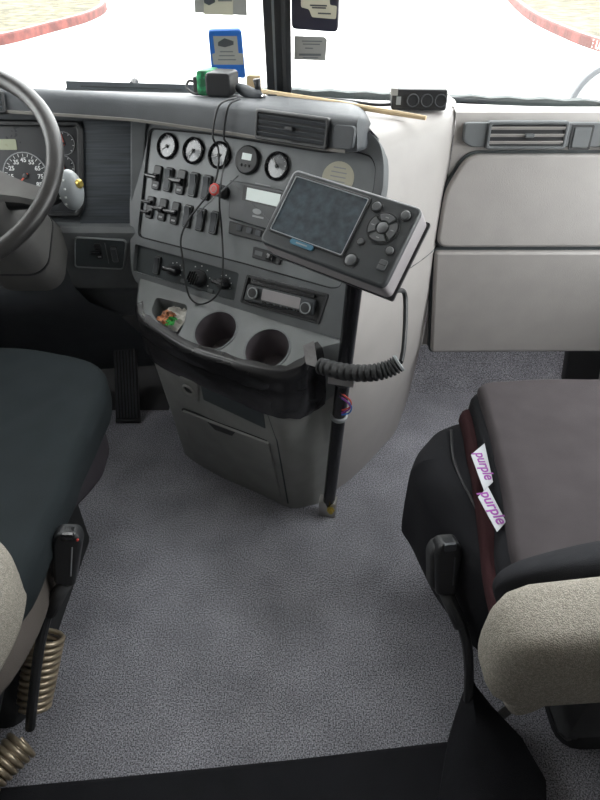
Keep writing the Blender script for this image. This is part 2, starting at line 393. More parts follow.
# hood, cowl, wipers, hood mirror
hs = []
for (y, z, hw, dz) in ((1.88, 0.86, 0.98, 0.10), (2.4, 0.80, 0.92, 0.12), (3.0, 0.70, 0.82, 0.14), (3.6, 0.52, 0.68, 0.2), (3.75, 0.2, 0.66, 0.05)):
    hs.append([V((hw*math.sin(a), y, z-dz*(1-math.cos(a))*1.2)) for a in [math.radians(-90+12*k) for k in range(16)]])
hood = obj('hood', MB().loft(hs, False), 'hood_white', None, None, 40); tag(hood, 'white sloping engine hood in front of the windscreen', 'hood')
ms = hood.modifiers.new('thickness', 'SOLIDIFY'); ms.thickness = 0.02
cw = MB()
for b in (WLb, WRb):
    e = V((0, 0.02, 0.0)); cw.loft([[WB+e, b+e], [WB+V((0, 0.10, -0.05)), b+V((0, 0.10, -0.05))]], False)
for b, P in ((WLb, WPL), (WRb, WPR)):
    sg = []
    for k in range(25):
        q = WB.lerp(b, k/24); sg.append([q+V((0, 0.035, -0.01)), q+V((0, 0.04, 0.012 + 0.004*(k % 2))), q+V((0, 0.06, 0.014 + 0.004*(k % 2))), q+V((0, 0.075, -0.03))])
    struct(obj('trim_%d' % (5 if b is WLb else 6), MB().loft(sg, False), 'cowl_grey'), 'grey louvred cowl outside the windscreen base')
cwo = struct(obj('trim_4', cw, 'black_matte'), 'black cowl strip below the windscreen')
def wiper(p0, p1, label, piv):
    root = thing('wiper', p0, label, 'wiper', None)
    p0, p1 = V(p0), V(p1); t = (p1-p0).normalized()
    obj('blade', MB().tube([p0, p1], 0.008, 6), 'rubber', root)
    obj('blade_spine', MB().tube([p0+t*0.04+V((0, 0, 0.013)), p1-t*0.04+V((0, 0, 0.013))], [0.005]*2, 6), 'black', root)
    for k in range(6):
        q = p0.lerp(p1, 0.1+0.16*k); obj('bracket', MB().box(Frame(q+V((0, 0, 0.006)), t, (0, 0, 1)), -0.03, 0.03, -0.004, 0.018, -0.004, 0.004, 0.001), 'dash_dark', root)
    obj('arm', MB().tube(smooth_path([V(piv), V(piv).lerp(p0.lerp(p1, 0.5), 0.5)+V((0, 0.01, 0.03)), p0.lerp(p1, 0.5)+V((0, 0, 0.02))], 6), 0.007, 8), 'black', root)
def onW(P, u, v, off): return P.pt(u, v, off)
wiper(onW(WPL, 197, 94.5, -0.03), onW(WPL, 66, 91, -0.03), 'black wiper lying behind the driver side of the dashboard', WPL.pt(140, 95, -0.05))
wiper(onW(WPR, 445, 106, -0.03), onW(WPR, 610, 120, -0.03), 'black wiper lying behind the passenger side of the dashboard', WPR.pt(560, 125, -0.05))
mp = atY(606, 122, 2.6); mroot = thing('hood_mirror', mp, 'round convex mirror mounted on the hood beyond the passenger dash', 'mirror')
MF = Frame(mp+V((0, 0, 0.04)), (1, 0, 0), (0, 0.12, 1))
obj('housing', MB().lathe(MF, [(0.02, -0.08), (0.12, -0.05), (0.165, 0.0), (0.17, 0.012), (0.158, 0.014)], 32), 'light_grey', mroot)
obj('mirror_rim', MB().ring(MF, circle(0.176, n=40), circle(0.156, n=40), -0.004, 0.018, 0.003), 'dash_dark', mroot)
obj('mirror_glass', MB().lathe(MF, [(0.157, 0.010), (0.12, 0.018), (0.06, 0.023), (0.005, 0.025)], 32), 'mirror', mroot)
obj('stem', MB().tube([mp+V((0, 0.03, 0.0)), mp+V((-0.03, 0.05, -0.35))], 0.012, 8), 'black', mroot)

# ------------------------------------------------------------------ dashboard
D = thing('dashboard', (-0.1, 1.6, 0.36), 'grey moulded truck dashboard with gauges, switches, air vents and beige glove box', 'dashboard')
# top pad: stations along the front lip
st = [(-190, 111, 90, 1.50), (-60, 111, 90, 1.50), (0, 112, 93, 1.505), (65, 116, 97, 1.505), (110, 119, 100, 1.505), (135, 121, 102, 1.50), (165, 125, 104, 1.475), (200, 130, 107, 1.445), (235, 135, 110, 1.395),
      (258, 139, 112, 1.355), (290, 144.5, 116, 1.309), (324, 150, 120.5, 1.265), (345, 152.5, 123, 1.235), (357, 151, 124.5, 1.228), (364, 148.5, 127, 1.245), (368, 145, 130, 1.275), (369, 141, 133, 1.32)]
def wbase(x):
    t = (x-WB.x); b = WRb if t > 0 else WLb; k = t/(b.x-WB.x); return WB.lerp(b, k)
secs = []; LIP = []
for (u, vl, vu, y) in st:
    L = atY(u, vl, y); U = atY(u, vu, y+0.012)
    back = wbase(U.x); back = V((back.x, back.y-0.012, 0.948))
    T1 = U+V((0.006, 0.022, 0.010)); T2 = T1.lerp(back, 0.45)+V((0, 0, 0.012))
    if u < 0: T2.z = T1.z-0.004
    secs.append([L+V((0.02, 0.05, 0.004)), L+V((0.002, 0.006, -0.003)), L, L+V((0, 0, 0.006)), U+V((0, -0.004, -0.008)), U, U+V((0.002, 0.009, 0.007)), T1, T2, back]); LIP.append((L, U))
obj('dash_top', MB().loft(secs, False), 'dash_dark', D, None, 50)
tr_ = MB().loft([[a+V((0, -0.002, -0.001)), a+V((0, -0.0025, 0.005)), a+V((0, 0.004, 0.0065))] for a, b in LIP[:-4]], False)
obj('lip_trim', tr_, 'beige_trim', D)
def lipframe(u, half=6):
    for i in range(len(st)-1):
        if st[i][0] <= u <= st[i+1][0]:
            k = (u-st[i][0])/(st[i+1][0]-st[i][0]); L = LIP[i][0].lerp(LIP[i+1][0], k); U = LIP[i][1].lerp(LIP[i+1][1], k)
            return Frame(L.lerp(U, 0.5), LIP[i+1][0]-LIP[i][0], U-L), (U-L).length
# vents
def vent(F, w, h, slat_mat, frame_mat, ns, tabx=0.0, bars=True):
    o = MB().ring(F, rrect(w, h, 0.006), rrect(w-0.014, h-0.014, 0.004), -0.02, 0.006, 0.002)
    vr = obj('air_vent', o, frame_mat, D)
    obj('vent_back', MB().box(F, -w/2+0.004, w/2-0.004, -h/2+0.004, h/2-0.004, 0.0005, 0.0015), 'black_matte', vr)
    for k in range(ns):
        b = -h/2+0.007+(h-0.014)*(k+0.5)/ns
        q = F.at(0, b, 0.003); q2 = Frame(q.o, q.h, q.w*0.8+q.n*0.6)
        obj('slat', MB().box(q2, -w/2+0.007, w/2-0.007, -0.0035, 0.0035, -0.001, 0.001), slat_mat, vr)
    obj('vent_tab', MB().prism(F, rrect(0.020, 0.008, 0.002, tabx, 0), 0.002, 0.012, 0.002), frame_mat, vr)
    return vr
f1, hh = lipframe(291); f1 = f1.at(0.005, 0.004, 0.007)
vent(f1, 0.176, 0.058, 'dash_dark', 'black', 4)
f0, hh = lipframe(-5); vent(f0.at(-0.05, 0, 0.003), 0.15, 0.046, 'dash_dark', 'black', 3)
# lip corner cap
f2, hh = lipframe(345)
obj('corner_cap', MB().prism(f2, roundpoly([(-0.026, -hh/2+0.006), (0.020, -hh/2+0.006), (0.022, hh/2-0.004), (-0.026, hh/2-0.004)], 0.010), -0.02, 0.003, 0.002), 'dash_dark', D)

# centre panel frame (with real openings for the faceplate, climate strip and radio)
def cpp(l): return [CP.hit(u, v) for u, v in l]
outer = roundpoly(cpp([(129, 118), (200, 126), (260, 134), (325, 146), (350, 129), (366, 129.5), (380, 142), (384, 162), (383, 190), (351, 292), (346, 341), (136, 283), (131, 270), (130, 240)]), 0.02, 4)
face = roundpoly(cpp([(149, 127), (205, 132), (262, 141), (325, 151), (352, 149), (371, 155), (376, 166), (374, 190), (340, 288), (330, 289), (242, 264), (137, 237)]), 0.018, 4)
hvac = roundpoly(cpp([(135, 244), (239, 273), (234, 301), (133, 271)]), 0.006, 3)
radio = roundpoly(cpp([(247, 274), (329.5, 294), (319.5, 325), (240, 302.5)]), 0.006, 3)
pl = MB().plate(CP, outer, [face, hvac, radio], 0.03)
cpo = obj('center_panel', pl, 'dash_grey', D)
F5 = CP.at(0, 0, -0.007)
obj('faceplate', MB().prism(F5, offset(face, -0.004), -0.004, 0.0, 0), 'panel_grey', D)
obj('faceplate_seam', MB().ring(F5, offset(face, -0.003), offset(face, 0.0035), -0.003, 0.0012), 'black_matte', D)
obj('climate_strip', MB().prism(CP.at(0, 0, -0.012), offset(hvac, -0.004), -0.004, 0.0), 'recess_dark', D)

# gauges
def gauge_bezel(r): return MB().ring(LOC, circle(r, n=28), circle(r*0.80, n=28), 0, 0.009, 0.003).mesh('bezel')
gb = gauge_bezel(0.0305); gb.materials.append(MATS['black_gloss'])
gd = MB().lathe(LOC, [(0.0255, 0.001), (0.0255, 0.0025), (0.002, 0.003)], 28).mesh('dial'); gd.materials.append(MATS['dial_face'])
gn = MB().prism(LOC, [(-0.006, -0.0012), (0.019, -0.0004), (0.019, 0.0004), (-0.006, 0.0012)], 0.004, 0.005).mesh('needle'); gn.materials.append(MATS['white_mark'])
gt = MB()
for k in range(11):
    a = math.radians(225-27*k); q = LOC.at(0.0215*math.cos(a), 0.0215*math.sin(a), 0.0, a); gt.box(q, -0.002, 0.002, -0.0005, 0.0005, 0.003, 0.0036)
gt = gt.mesh('tick_ring'); gt.materials.append(MATS['grey_mark'])
for i, (u, v) in enumerate([(168, 146.5), (194, 151), (220, 155.5), (277.5, 166.5)]):
    a, b = F5.hit(u, v); M = F5.M(a, b)
    g = obj('gauge', gb, None, D, M); obj('dial', gd, None, g, M); obj('tick_ring', gt, None, g, M)
    obj('needle', gn, None, g, F5.M(a, b, 0, math.radians((215, 240, 200, 130)[i])))
    obj('needle_hub', MB().lathe(LOC, [(0.004, 0.003), (0.004, 0.006), (0.002, 0.007)], 12), 'black', g, M)
a, b = F5.hit(248.5, 160.5); M = F5.M(a, b)
g = obj('digital_gauge', MB().lathe(LOC, [(0.031, 0), (0.031, 0.007), (0.028, 0.010), (0.002, 0.011)], 28), 'black', D, M)
obj('gauge_screen', MB().prism(LOC, rrect(0.025, 0.014, 0.001, 0.001, 0.006), 0.0105, 0.0116), 'lcd', g, M)
for dx in (-0.010, 0.001, 0.011): obj('gauge_button', MB().lathe(LOC.at(dx, -0.012), [(0.003, 0.01), (0.003, 0.0125), (0.001, 0.013)], 10), 'rubber', g, M)

# switches
sb = MB().prism(LOC, rrect(0.021, 0.049, 0.005), 0, 0.006, 0.002).mesh('switch_body'); sb.materials.append(MATS['black'])
sr = MB()
prof = [(-0.019, 0.006), (-0.019, 0.008), (-0.010, 0.0085), (0.0, 0.0075), (0.012, 0.011), (0.019, 0.013), (0.019, 0.006)]
sr.loft([[V((x, y, z)) for y, z in prof] for x in (-0.0065, -0.0055, 0.0055, 0.0065)], True); sr = sr.mesh('rocker'); sr.materials.append(MATS['dash_dark'])
ss = MB().ring(LOC, rrect(0.0175, 0.044, 0.004), rrect(0.0145, 0.041, 0.003), 0.005, 0.0072).mesh('switch_rim'); ss.materials.append(MATS['dash_grey'])
sl = MB().box(LOC, -0.0075, 0.0075, -0.0075, 0.0075, 0.004, 0.012, 0.003).tube([(0.006, 0.0, 0.012), (-0.012, 0.0, 0.016), (-0.021, 0.001, 0.017)], [0.005, 0.0045, 0.0032], 10).mesh('lever'); sl.materials.append(MATS['black_gloss'])
sm = MB().prism(LOC, rrect(0.010, 0.004, 0.001, 0, -0.016), 0.006, 0.0066).mesh('switch_mark'); sm.materials.append(MATS['grey_mark'])
def switch(F, u, v, kind, rot=0, s=1.17):
    a, b = F.hit(u, v); M = F.M(a, b, 0, rot) @ Matrix.Scale(s, 4)
    o = obj('toggle_switch' if kind == 'toggle' else 'rocker_switch', sb, None, D, M)
    if kind == 'rocker': obj('rocker', sr, None, o, M); obj('switch_rim', ss, None, o, M)
    elif kind == 'toggle': obj('lever', sl, None, o, M); obj('switch_mark', sm, None, o, M)
    else:
        for dy in (-0.012, 0.010): obj('lever', sl, None, o, M @ Matrix.Translation((0, dy, 0)) @ Matrix.Scale(0.8, 4))
    return o
for u, v, k in [(158, 178, 'toggle'), (169.5, 180, 'rocker'), (182, 182.5, 'toggle'), (194.5, 185, 'rocker'), (207.5, 188, 'rocker')]: switch(F5, u, v, k)
for u, v, k in [(151, 207.5, 'double'), (163.5, 210, 'toggle'), (176, 213.5, 'toggle'), (188.5, 216.5, 'rocker'), (201.5, 220, 'rocker'), (215, 223, 'rocker')]: switch(F5, u, v, k, s=1.1)
# red pull knob
a, b = F5.hit(224.5, 192.5); K = F5.at(a, b)
kn = obj('pull_knob', MB().lathe(K, [(0.015, 0), (0.015, 0.012), (0.011, 0.016), (0.007, 0.018), (0.007, 0.028), (0.0145, 0.030), (0.0145, 0.036), (0.012, 0.038)], 24), 'black', D)
obj('red_cap', MB().lathe(K, [(0.0135, 0.0375), (0.0135, 0.041), (0.011, 0.0425), (0.003, 0.0425)], 24), 'red', kn)['label'] = 'red cap of the pull knob'
obj('cap_mark', MB().ring(K, circle(0.009, n=20), circle(0.007, n=20), 0.042, 0.0431), 'paper_grey', kn)
# round cream sticker
a, b = F5.hit(338, 178)
rs = obj('round_sticker', MB().prism(F5, circle(0.037, a, b, 32, 0.033), 0, 0.0012), 'paper_cream', D)
for k in range(4): obj('printed_line', MB().box(F5.at(a, b), -0.018+0.003*(k == 0), 0.018-0.004*(k == 0), 0.020-0.009*k-0.0012, 0.020-0.009*k+0.0012, 0.001, 0.0016), 'grey_mark', rs)
# toggle box under the recorder
tbq = roundpoly(cpp([(253, 246.5), (281.5, 254), (279, 265), (251.5, 257.5)]), 0.003, 3)
tbx = obj('switch_box', MB().prism(F5, tbq, 0, 0.006, 0.0015), 'black', D)
a, b = F5.hit(272, 257.5); obj('paddle', MB().box(F5.at(a, b), -0.007, 0.009, -0.008, 0.008, 0.004, 0.016, 0.003), 'black_gloss', tbx)
a, b = F5.hit(260, 253.5); obj('box_label', MB().box(F5.at(a, b), -0.010, 0.010, -0.005, 0.005, 0.005, 0.0066), 'dash_grey', tbx)
# climate controls
HS = CP.at(0, 0, -0.012)
switch(HS, 158, 265.5, 'rocker', s=0.95)
def knob(u, v, r, lever, rot):
    a, b = HS.hit(u, v); K = HS.at(a, b)
    o = obj('climate_knob', MB().lathe(K, [(r*1.05, 0), (r*1.05, 0.004), (r*0.92, 0.006), (r*0.84, 0.022), (r*0.72, 0.0255), (0.002, 0.0262)], 28), 'black', D)
    q = K.at(0, 0, 0, rot)
    if lever: obj('grip', MB().prism(q, rrect(r*3.3, r*0.85, r*0.4), 0.006, 0.028, 0.004), 'black_gloss', o)
    else:
        for k in range(5): obj('grip_ridge', MB().box(q.at((k-2)*r*0.3, 0), -0.0012, 0.0012, -r*0.8+abs(k-2)*0.003, r*0.8-abs(k-2)*0.003, 0.02, 0.030, 0.001), 'black_gloss', o)
    for k in range(7):
        an = math.radians(200-37*k); obj('scale_mark', MB().box(K.at(r*1.45*math.cos(an), r*1.45*math.sin(an)), -0.0012, 0.0012, -0.0012, 0.0012, 0, 0.0008), 'white_mark', o)
knob(175.5, 270.5, 0.0135, True, 0.02); knob(199.5, 278.5, 0.021, False, -0.25); knob(224.5, 283.5, 0.0135, True, -0.05)
for u, v in ((184, 281), (211, 291)):
    a, b = HS.hit(u, v); obj('push_button', MB().prism(HS, rrect(0.016, 0.009, 0.002, a, b), 0, 0.004, 0.001), 'dash_grey', D)

# side body: the smooth beige shoulder right of the centre panel, down to the floor
sA = [(0.0, (0.070, 1.205), (0.15, 1.275), (0.262, 1.42), (0.338, 1.554), (0.50, 2.05)),
      (0.2, (0.082, 1.175), (0.18, 1.26), (0.295, 1.42), (0.355, 1.56), (0.50, 2.05)),
      (0.37, (0.090, 1.14), (0.20, 1.25), (0.335, 1.425), (0.36, 1.58), (0.50, 2.05)),
      (0.55, (0.098, 1.105), (0.21, 1.23), (0.345, 1.43), (0.36, 1.60), (0.50, 2.05)),
      (0.63, (0.100, 1.103), (0.21, 1.23), (0.345, 1.43), (0.36, 1.60), (0.48, 2.05)),
      (0.70, (0.106, 1.145), (0.21, 1.25), (0.345, 1.43), (0.36, 1.60), (0.46, 2.05)),
      (0.80, (0.128, 1.190), (0.21, 1.27), (0.345, 1.43), (0.36, 1.60), (0.44, 2.0)),
      (0.90, (0.155, 1.236), (0.22, 1.295), (0.345, 1.435), (0.36, 1.62), (0.42, 1.9)),
      (0.945, (0.163, 1.256), (0.225, 1.315), (0.347, 1.44), (0.36, 1.63), (0.40, 1.8)),
      (0.972, (0.158, 1.275), (0.235, 1.34), (0.35, 1.455), (0.36, 1.635), (0.39, 1.77)),
      (0.984, (0.140, 1.31), (0.24, 1.38), (0.352, 1.475), (0.36, 1.64), (0.38, 1.76)),
      (0.984, (0.08, 1.50), (0.20, 1.50), (0.356, 1.52), (0.36, 1.65), (0.37, 1.755))]
rows = []
for r in sA:
    z = r[0]; pts = smooth_path([V((x, y, z)) for x, y in r[1:]], 5); rows.append(pts)
pts = [V((x, wbase(x).y-0.012, 0.947)) for x in [0.06+0.30*k/20 for k in range(21)]]; rows.append(pts)
obj('side_panel', MB().loft(rows, False), 'beige', D, None, 50)
obj('panel_seam', MB().tube([rows[4][k].lerp(rows[5][k], 0.66) for k in range(4, 11)], 0.0012, 6), 'recess_dark', D)
# passenger side: structure behind the doors and the top
ps = []
for z, y in ((0.40, 1.50), (0.37, 1.445), (0.38, 1.436), (0.68, 1.428), (0.90, 1.432), (0.912, 1.43), (0.968, 1.437), (0.982, 1.447), (0.988, 1.475)):
    ps.append([V((0.347+(1.055-0.347)*k/12, y, z)) for k in range(13)])
ps.append([V((p.x, wbase(p.x).y-0.012, 0.947)) for p in ps[0]])
obj('passenger_panel', MB().loft(ps, False), 'beige', D, None, 40)
def gp(F, l): return [F.hit(u, v) for u, v in l]
lo = roundpoly([GF.hit(434, 249.5), (0.66, GF.hit(500, 249.5)[1]), (0.66, GF.hit(500, 349)[1]), GF.hit(430, 350)], 0.012, 4)
gl = obj('glove_box_door', MB().prism(GF, lo, -0.02, 0.014, 0.008, 3), 'beige', D)
up_ = roundpoly([GU.hit(467, 153), (0.66, GU.hit(500, 152.5)[1]), (0.66, GU.hit(500, 245.5)[1]), GU.hit(435, 246), GU.hit(444, 190)], 0.03, 5)
gu = obj('storage_door', MB().prism(GU, up_, -0.02, 0.014, 0.007, 3), 'beige', D)
obj('door_shadow_gap', MB().prism(GU, offset(up_, -0.006), -0.022, 0.002), 'recess_dark', gu)
obj('door_shadow_gap', MB().prism(GF, offset(lo, -0.005), -0.022, 0.002), 'recess_dark', gl)
# passenger vent strip
a0, b0 = GV.hit(461, 146.5); a1, b1 = GV.hit(461, 122)
strip = roundpoly([(a0, b0+0.012), (a0+0.02, b0), (0.655, b0), (0.655, b1), (a0, b1)], 0.008)
obj('vent_surround', MB().prism(GV, strip, -0.01, 0.012, 0.003), 'dash_grey', D)
va, vb = GV.hit(525, 134.5); GVs = GV.at(0, 0, 0.012)
vent(GVs.at(va, vb), 0.178, 0.058, 'beige', 'dash_grey', 3, 0.004)
ba, bb = GVs.hit(581, 137.5)
for da in (0, 0.072, 0.144):
    q = obj('blank_switch', MB().ring(GVs, rrect(0.048, 0.052, 0.004, ba+da, bb), rrect(0.040, 0.044, 0.003, ba+da, bb), -0.001, 0.002), 'black', D)
    obj('switch_cover', MB().prism(GVs, rrect(0.038, 0.042, 0.003, ba+da, bb), 0, 0.004, 0.0015), 'dash_grey', q)

# driver side: cluster, dark grained panel, knee strip
def lf(l): return [LF.hit(u, v) for u, v in l]
obj('cluster_panel', MB().prism(LF, [(-0.35, -0.30), (0.30, -0.30), (0.30, 0.04), (-0.35, 0.04)], -0.03, -0.004), 'dash_dark', D)
wa = roundpoly(lf([(84, 120), (131, 122), (136, 242), (80, 235)]), 0.004)
obj('grained_panel', MB().prism(LF, wa, -0.006, 0.002, 0.001), 'wood_dark', D)
er = roundpoly(lf([(131, 117), (147, 121), (146, 135), (139, 243), (131, 243)]), 0.004)
obj('edge_strip', MB().prism(LF, er, -0.01, 0.006, 0.003), 'dash_grey', D)
cl_o = roundpoly([(-0.34, LF.hit(20, 118)[1]), LF.hit(80, 121), LF.hit(84, 130), LF.hit(85, 208), LF.hit(80, 217), (-0.34, LF.hit(20, 217)[1])], 0.008)
cbz = obj('cluster_bezel', MB().ring(LF, cl_o, offset(cl_o, 0.014), -0.006, 0.012, 0.004), 'black', D)
obj('cluster_face', MB().prism(LF, offset(cl_o, 0.010), -0.004, 0.001), 'dial_black', cbz)
CLF = LF.at(0, 0, 0.001)
def cdial(u, v, rpx, name, nums=None, ang=0):
    a, b = CLF.hit(u, v); r = rpx/600*1.52; q = CLF.at(a, b)
    o = obj(name, MB().ring(q, circle(r, n=36), circle(r*0.955, n=36), 0, 0.003, 0.0005), 'grey_mark', D)
    obj('dial', MB().prism(q, circle(r*0.95, n=36), 0, 0.0012), 'dial_black', o)
    tk = MB(); n = 21 if nums else 9
    for k in range(n):
        t = math.radians(225-270*k/(n-1)); tk.box(q.at(r*0.86*math.cos(t), r*0.86*math.sin(t), 0, t), -r*0.06, r*0.06, -0.0006, 0.0006, 0.001, 0.0018)
    obj('tick_ring', tk, 'white_mark', o)
    if nums:
        for k, s in enumerate(nums):
            t = math.radians(213-246*k/(len(nums)-1)); obj('numeral', text_mesh(s, r*0.26, 'white_mark', 0.0002), None, o, q.M(r*0.66*math.cos(t), r*0.66*math.sin(t), 0.0018))
    obj('needle', MB().prism(q.at(0, 0, 0, ang), [(-r*0.15, -0.002), (r*0.8, -0.0008), (r*0.8, 0.0008), (-r*0.15, 0.002)], 0.002, 0.004), 'needle_red', o)
    obj('needle_hub', MB().lathe(q, [(r*0.12, 0.001), (r*0.12, 0.005), (r*0.06, 0.006)], 14), 'black', o)
cdial(26, 176, 22, 'speedometer', ['5', '15', '25', '35', '45', '55', '65', '75', '85'], math.radians(222))
cdial(-22, 176, 22, 'tachometer', ['0', '5', '10', '15', '20', '25'], math.radians(225))
cdial(64, 143.5, 10.5, 'small_gauge', None, math.radians(100)); cdial(64, 167, 10.5, 'small_gauge', None, math.radians(100))
a, b = CLF.hit(6, 144.5); obj('message_display', MB().prism(CLF, rrect(0.062, 0.024, 0.002, a-0.005, b), 0, 0.002), 'lcd_dim', D)

kp = MB(); krow = []
for (y, z) in ((1.50, 0.715), (1.462, 0.712), (1.452, 0.700), (1.450, 0.560), (1.455, 0.545), (1.475, 0.535), (1.505, 0.50), (1.525, 0.44), (1.56, 0.40), (1.70, 0.385)):
    krow.append([V((x, y + (0.0 if x > -0.75 else 0.01), z)) for x in (-1.05, -0.9, -0.75, -0.62, -0.56, -0.5, -0.44, -0.40, -0.36)])
kk = obj('knee_panel', kp.loft(krow, False), 'dash_grey', D, None, 30)
KS = Frame((-0.6, 1.4485, 0.63), (1, 0, 0), (0, 0.014, 1))
kq = roundpoly([KS.hit(u, v) for u, v in ((76, 238), (125.5, 241), (123, 268), (76, 266))], 0.008)
rec = obj('switch_recess', MB().ring(KS, offset(kq, -0.004), kq, -0.01, 0.005, 0.002), 'panel_grey', D)
obj('recess_plate', MB().prism(KS, offset(kq, -0.001), -0.01, 0.0015), 'recess_dark', rec)
switch(KS.at(0, 0, 0.0012), 99, 251, 'toggle', s=0.85); switch(KS.at(0, 0, 0.0012), 115, 254, 'rocker', s=0.9)
obj('recess_divider', MB().box(KS.at(*KS.hit(107, 253)), -0.001, 0.001, -0.028, 0.028, 0, 0.003), 'dash_grey', rec)
kb2 = MB(); kr = []
for (y, z) in ((1.42, 0.62), (1.40, 0.56), (1.42, 0.50), (1.50, 0.42), (1.58, 0.30), (1.70, 0.10)):
    xr = {0.62: -0.615, 0.56: -0.60, 0.50: -0.575, 0.42: -0.53, 0.30: -0.50, 0.10: -0.49}[z]
    kr.append([V((-1.05+(xr+1.05)*k/6, y + max(0, k-3)*0.012, z)) for k in range(7)])
obj('knee_bolster', kb2.loft(kr, False), 'dash_dark', D, None, 50)
# ------------------------------------------------------------------ steering column and wheel
wc = CAM + ray(-61, 167)*1.15; el = math.radians(52)
SW = Frame(wc, (1, 0, 0), (0, math.sin(el), math.cos(el)))
S = thing('steering_column', wc + V((0, 0.2, -0.25)), 'grey steering column shroud with selector stalk under the wheel', 'steering column')
ax = -SW.n
secs = []
for t, hw, hh2, dz in ((0.05, 0.055, 0.05, 0), (0.10, 0.072, 0.065, 0), (0.20, 0.078, 0.075, 0), (0.30, 0.083, 0.085, 0.0), (0.40, 0.086, 0.09, 0.01)):
    c = wc + ax*t + V((0.008, 0.01, dz)); q = Frame(c, (1, 0, 0), SW.w)
    secs.append([q.P(x, y) for x, y in rrect(hw*2, hh2*2, 0.045, n=5)])
obj('shroud', MB().loft(secs), 'hub_grey', S, None, 50)
obj('shroud_seam', MB().ring(Frame(wc+ax*0.30+V((0.008, 0.01, 0.0)), (1, 0, 0), SW.w), rrect(0.168, 0.172, 0.045, n=5), rrect(0.162, 0.166, 0.045, n=5), -0.003, 0.003), 'black', S)
gk = CAM + ray(71, 190)*1.22
GK = Frame(gk, (0.93, -0.30, 0.1), (-0.15, 0.2, 1))
sel = obj('selector_stalk', MB().ellipsoid(gk, GK.h*0.024, GK.w*0.040, GK.n*0.026, 20, 14), 'light_grey', S)
for (x, y) in ((0.004, 0.022), (-0.010, 0.012), (0.006, 0.006), (-0.012, -0.012), (0.004, -0.010), (-0.002, -0.024)):
    zz = 0.026*math.sqrt(max(0, 1-(x/0.024)**2-(y/0.040)**2)); obj('position_mark', MB().box(GK.at(x, y, zz), -0.0018, 0.0018, -0.0018, 0.0018, -0.002, 0.0015), 'white_mark', sel)
obj('stalk_button', MB().lathe(Frame(gk+GK.h*0.020+GK.w*0.012, GK.w, GK.n), [(0.009, -0.004), (0.009, 0.006), (0.006, 0.009), (0.001, 0.0095)], 16), 'brass', sel)['label'] = 'yellow brass button'
obj('stalk_arm', MB().tube(smooth_path([gk-GK.h*0.015, gk+V((-0.06, 0.01, -0.02)), wc+ax*0.12+V((0.07, 0, 0))], 5), [0.018]*11, 12), 'black', S)
Wt = thing('steering_wheel', wc, 'black leather steering wheel with grey hub and spokes', 'steering wheel')
R = 0.222
obj('rim', MB().tube([SW.P(R*math.cos(2*math.pi*k/64), R*math.sin(2*math.pi*k/64)) for k in range(64)], 0.0165, 14, True), 'wheel_leather', Wt, None, 80)
obj('hub', MB().lathe(SW, [(0.075, -0.05), (0.085, -0.02), (0.08, 0.0), (0.055, 0.012), (0.003, 0.015)], 32), 'hub_grey', Wt)
for an in (-16, 196, 270):
    q = SW.at(0, 0, -0.01, math.radians(an))
    sp = MB().loft([[q.P(x, y, z) for (y, z) in ((-w_, -0.008), (w_, -0.008), (w_*0.8, 0.008), (-w_*0.8, 0.008))] for x, w_ in ((0.06, 0.045), (0.11, 0.032), (0.17, 0.02), (0.215, 0.018))])
    obj('spoke', sp, 'hub_grey', Wt)
# ------------------------------------------------------------------ accelerator pedal
p0 = V((-0.575, 1.535, 0.012)); p1 = V((-0.545, 1.68, 0.25)); PFm = Frame(p0, (0.98, 0.02, 0), p1-p0)
PD = thing('accelerator_pedal', p0, 'black ribbed accelerator pedal on the carpet beside the console', 'pedal')
obj('pedal_plate', MB().prism(PFm, roundpoly([(-0.040, 0), (0.040, 0), (0.036, 0.29), (-0.036, 0.29)], 0.008), -0.012, 0, 0.003), 'black', PD)
for k in range(7):
    x = -0.031+0.0103*k; obj('pedal_rib', MB().box(PFm, x-0.0025, x+0.0025, 0.012, 0.278, -0.001, 0.006, 0.001), 'dash_dark', PD)
obj('pedal_hinge', MB().tube([PFm.P(-0.04, 0.0, -0.006), PFm.P(0.04, 0.0, -0.006)], 0.008, 10), 'black', PD)
obj('pedal_arm', MB().box(PFm, -0.012, 0.012, 0.2, 0.25, -0.06, -0.01), 'black', PD)

# ------------------------------------------------------------------ centre console with cup holders
CO = thing('center_console', (-0.1, 1.35, 0), 'grey floor console with two cup holders, storage door and black taped rim', 'console')
tout_px = [(137, 283), (139, 312), (156, 326), (192, 348), (225, 359), (250, 366.5), (282, 371), (302, 364.5), (315, 350), (345, 340)]
tout = [TP.hit(u, v) for u, v in tout_px]
tout[0] = (tout[0][0], 0.002); tout[-1] = (tout[-1][0], 0.002)
touts = []
P_ = [V((x, y, 0)) for x, y in tout]; touts = [(p.x, p.y) for p in smooth_path(P_, 4)]
def ell(F, u, v, rx, ry, n=28):
    a, b = F.hit(u, v); return circle(rx, a, b, n, ry), (a, b)
c1, c1c = ell(TP, 215.5, 330.5, 0.0515, 0.0515); c2, c2c = ell(TP, 267, 349, 0.0515, 0.0515)
def shrink(lp):   # keep cup holes clear of the rim
    return lp
pk = roundpoly([TP.hit(u, v) for u, v in ((156, 297), (188, 305), (184, 324), (178, 336), (157, 321), (151, 311))], 0.012, 4)
bk = touts[:]
tray = MB().plate(TP, bk, [c1, c2, pk], 0.004)
to = obj('tray', tray, 'tray_grey', CO)
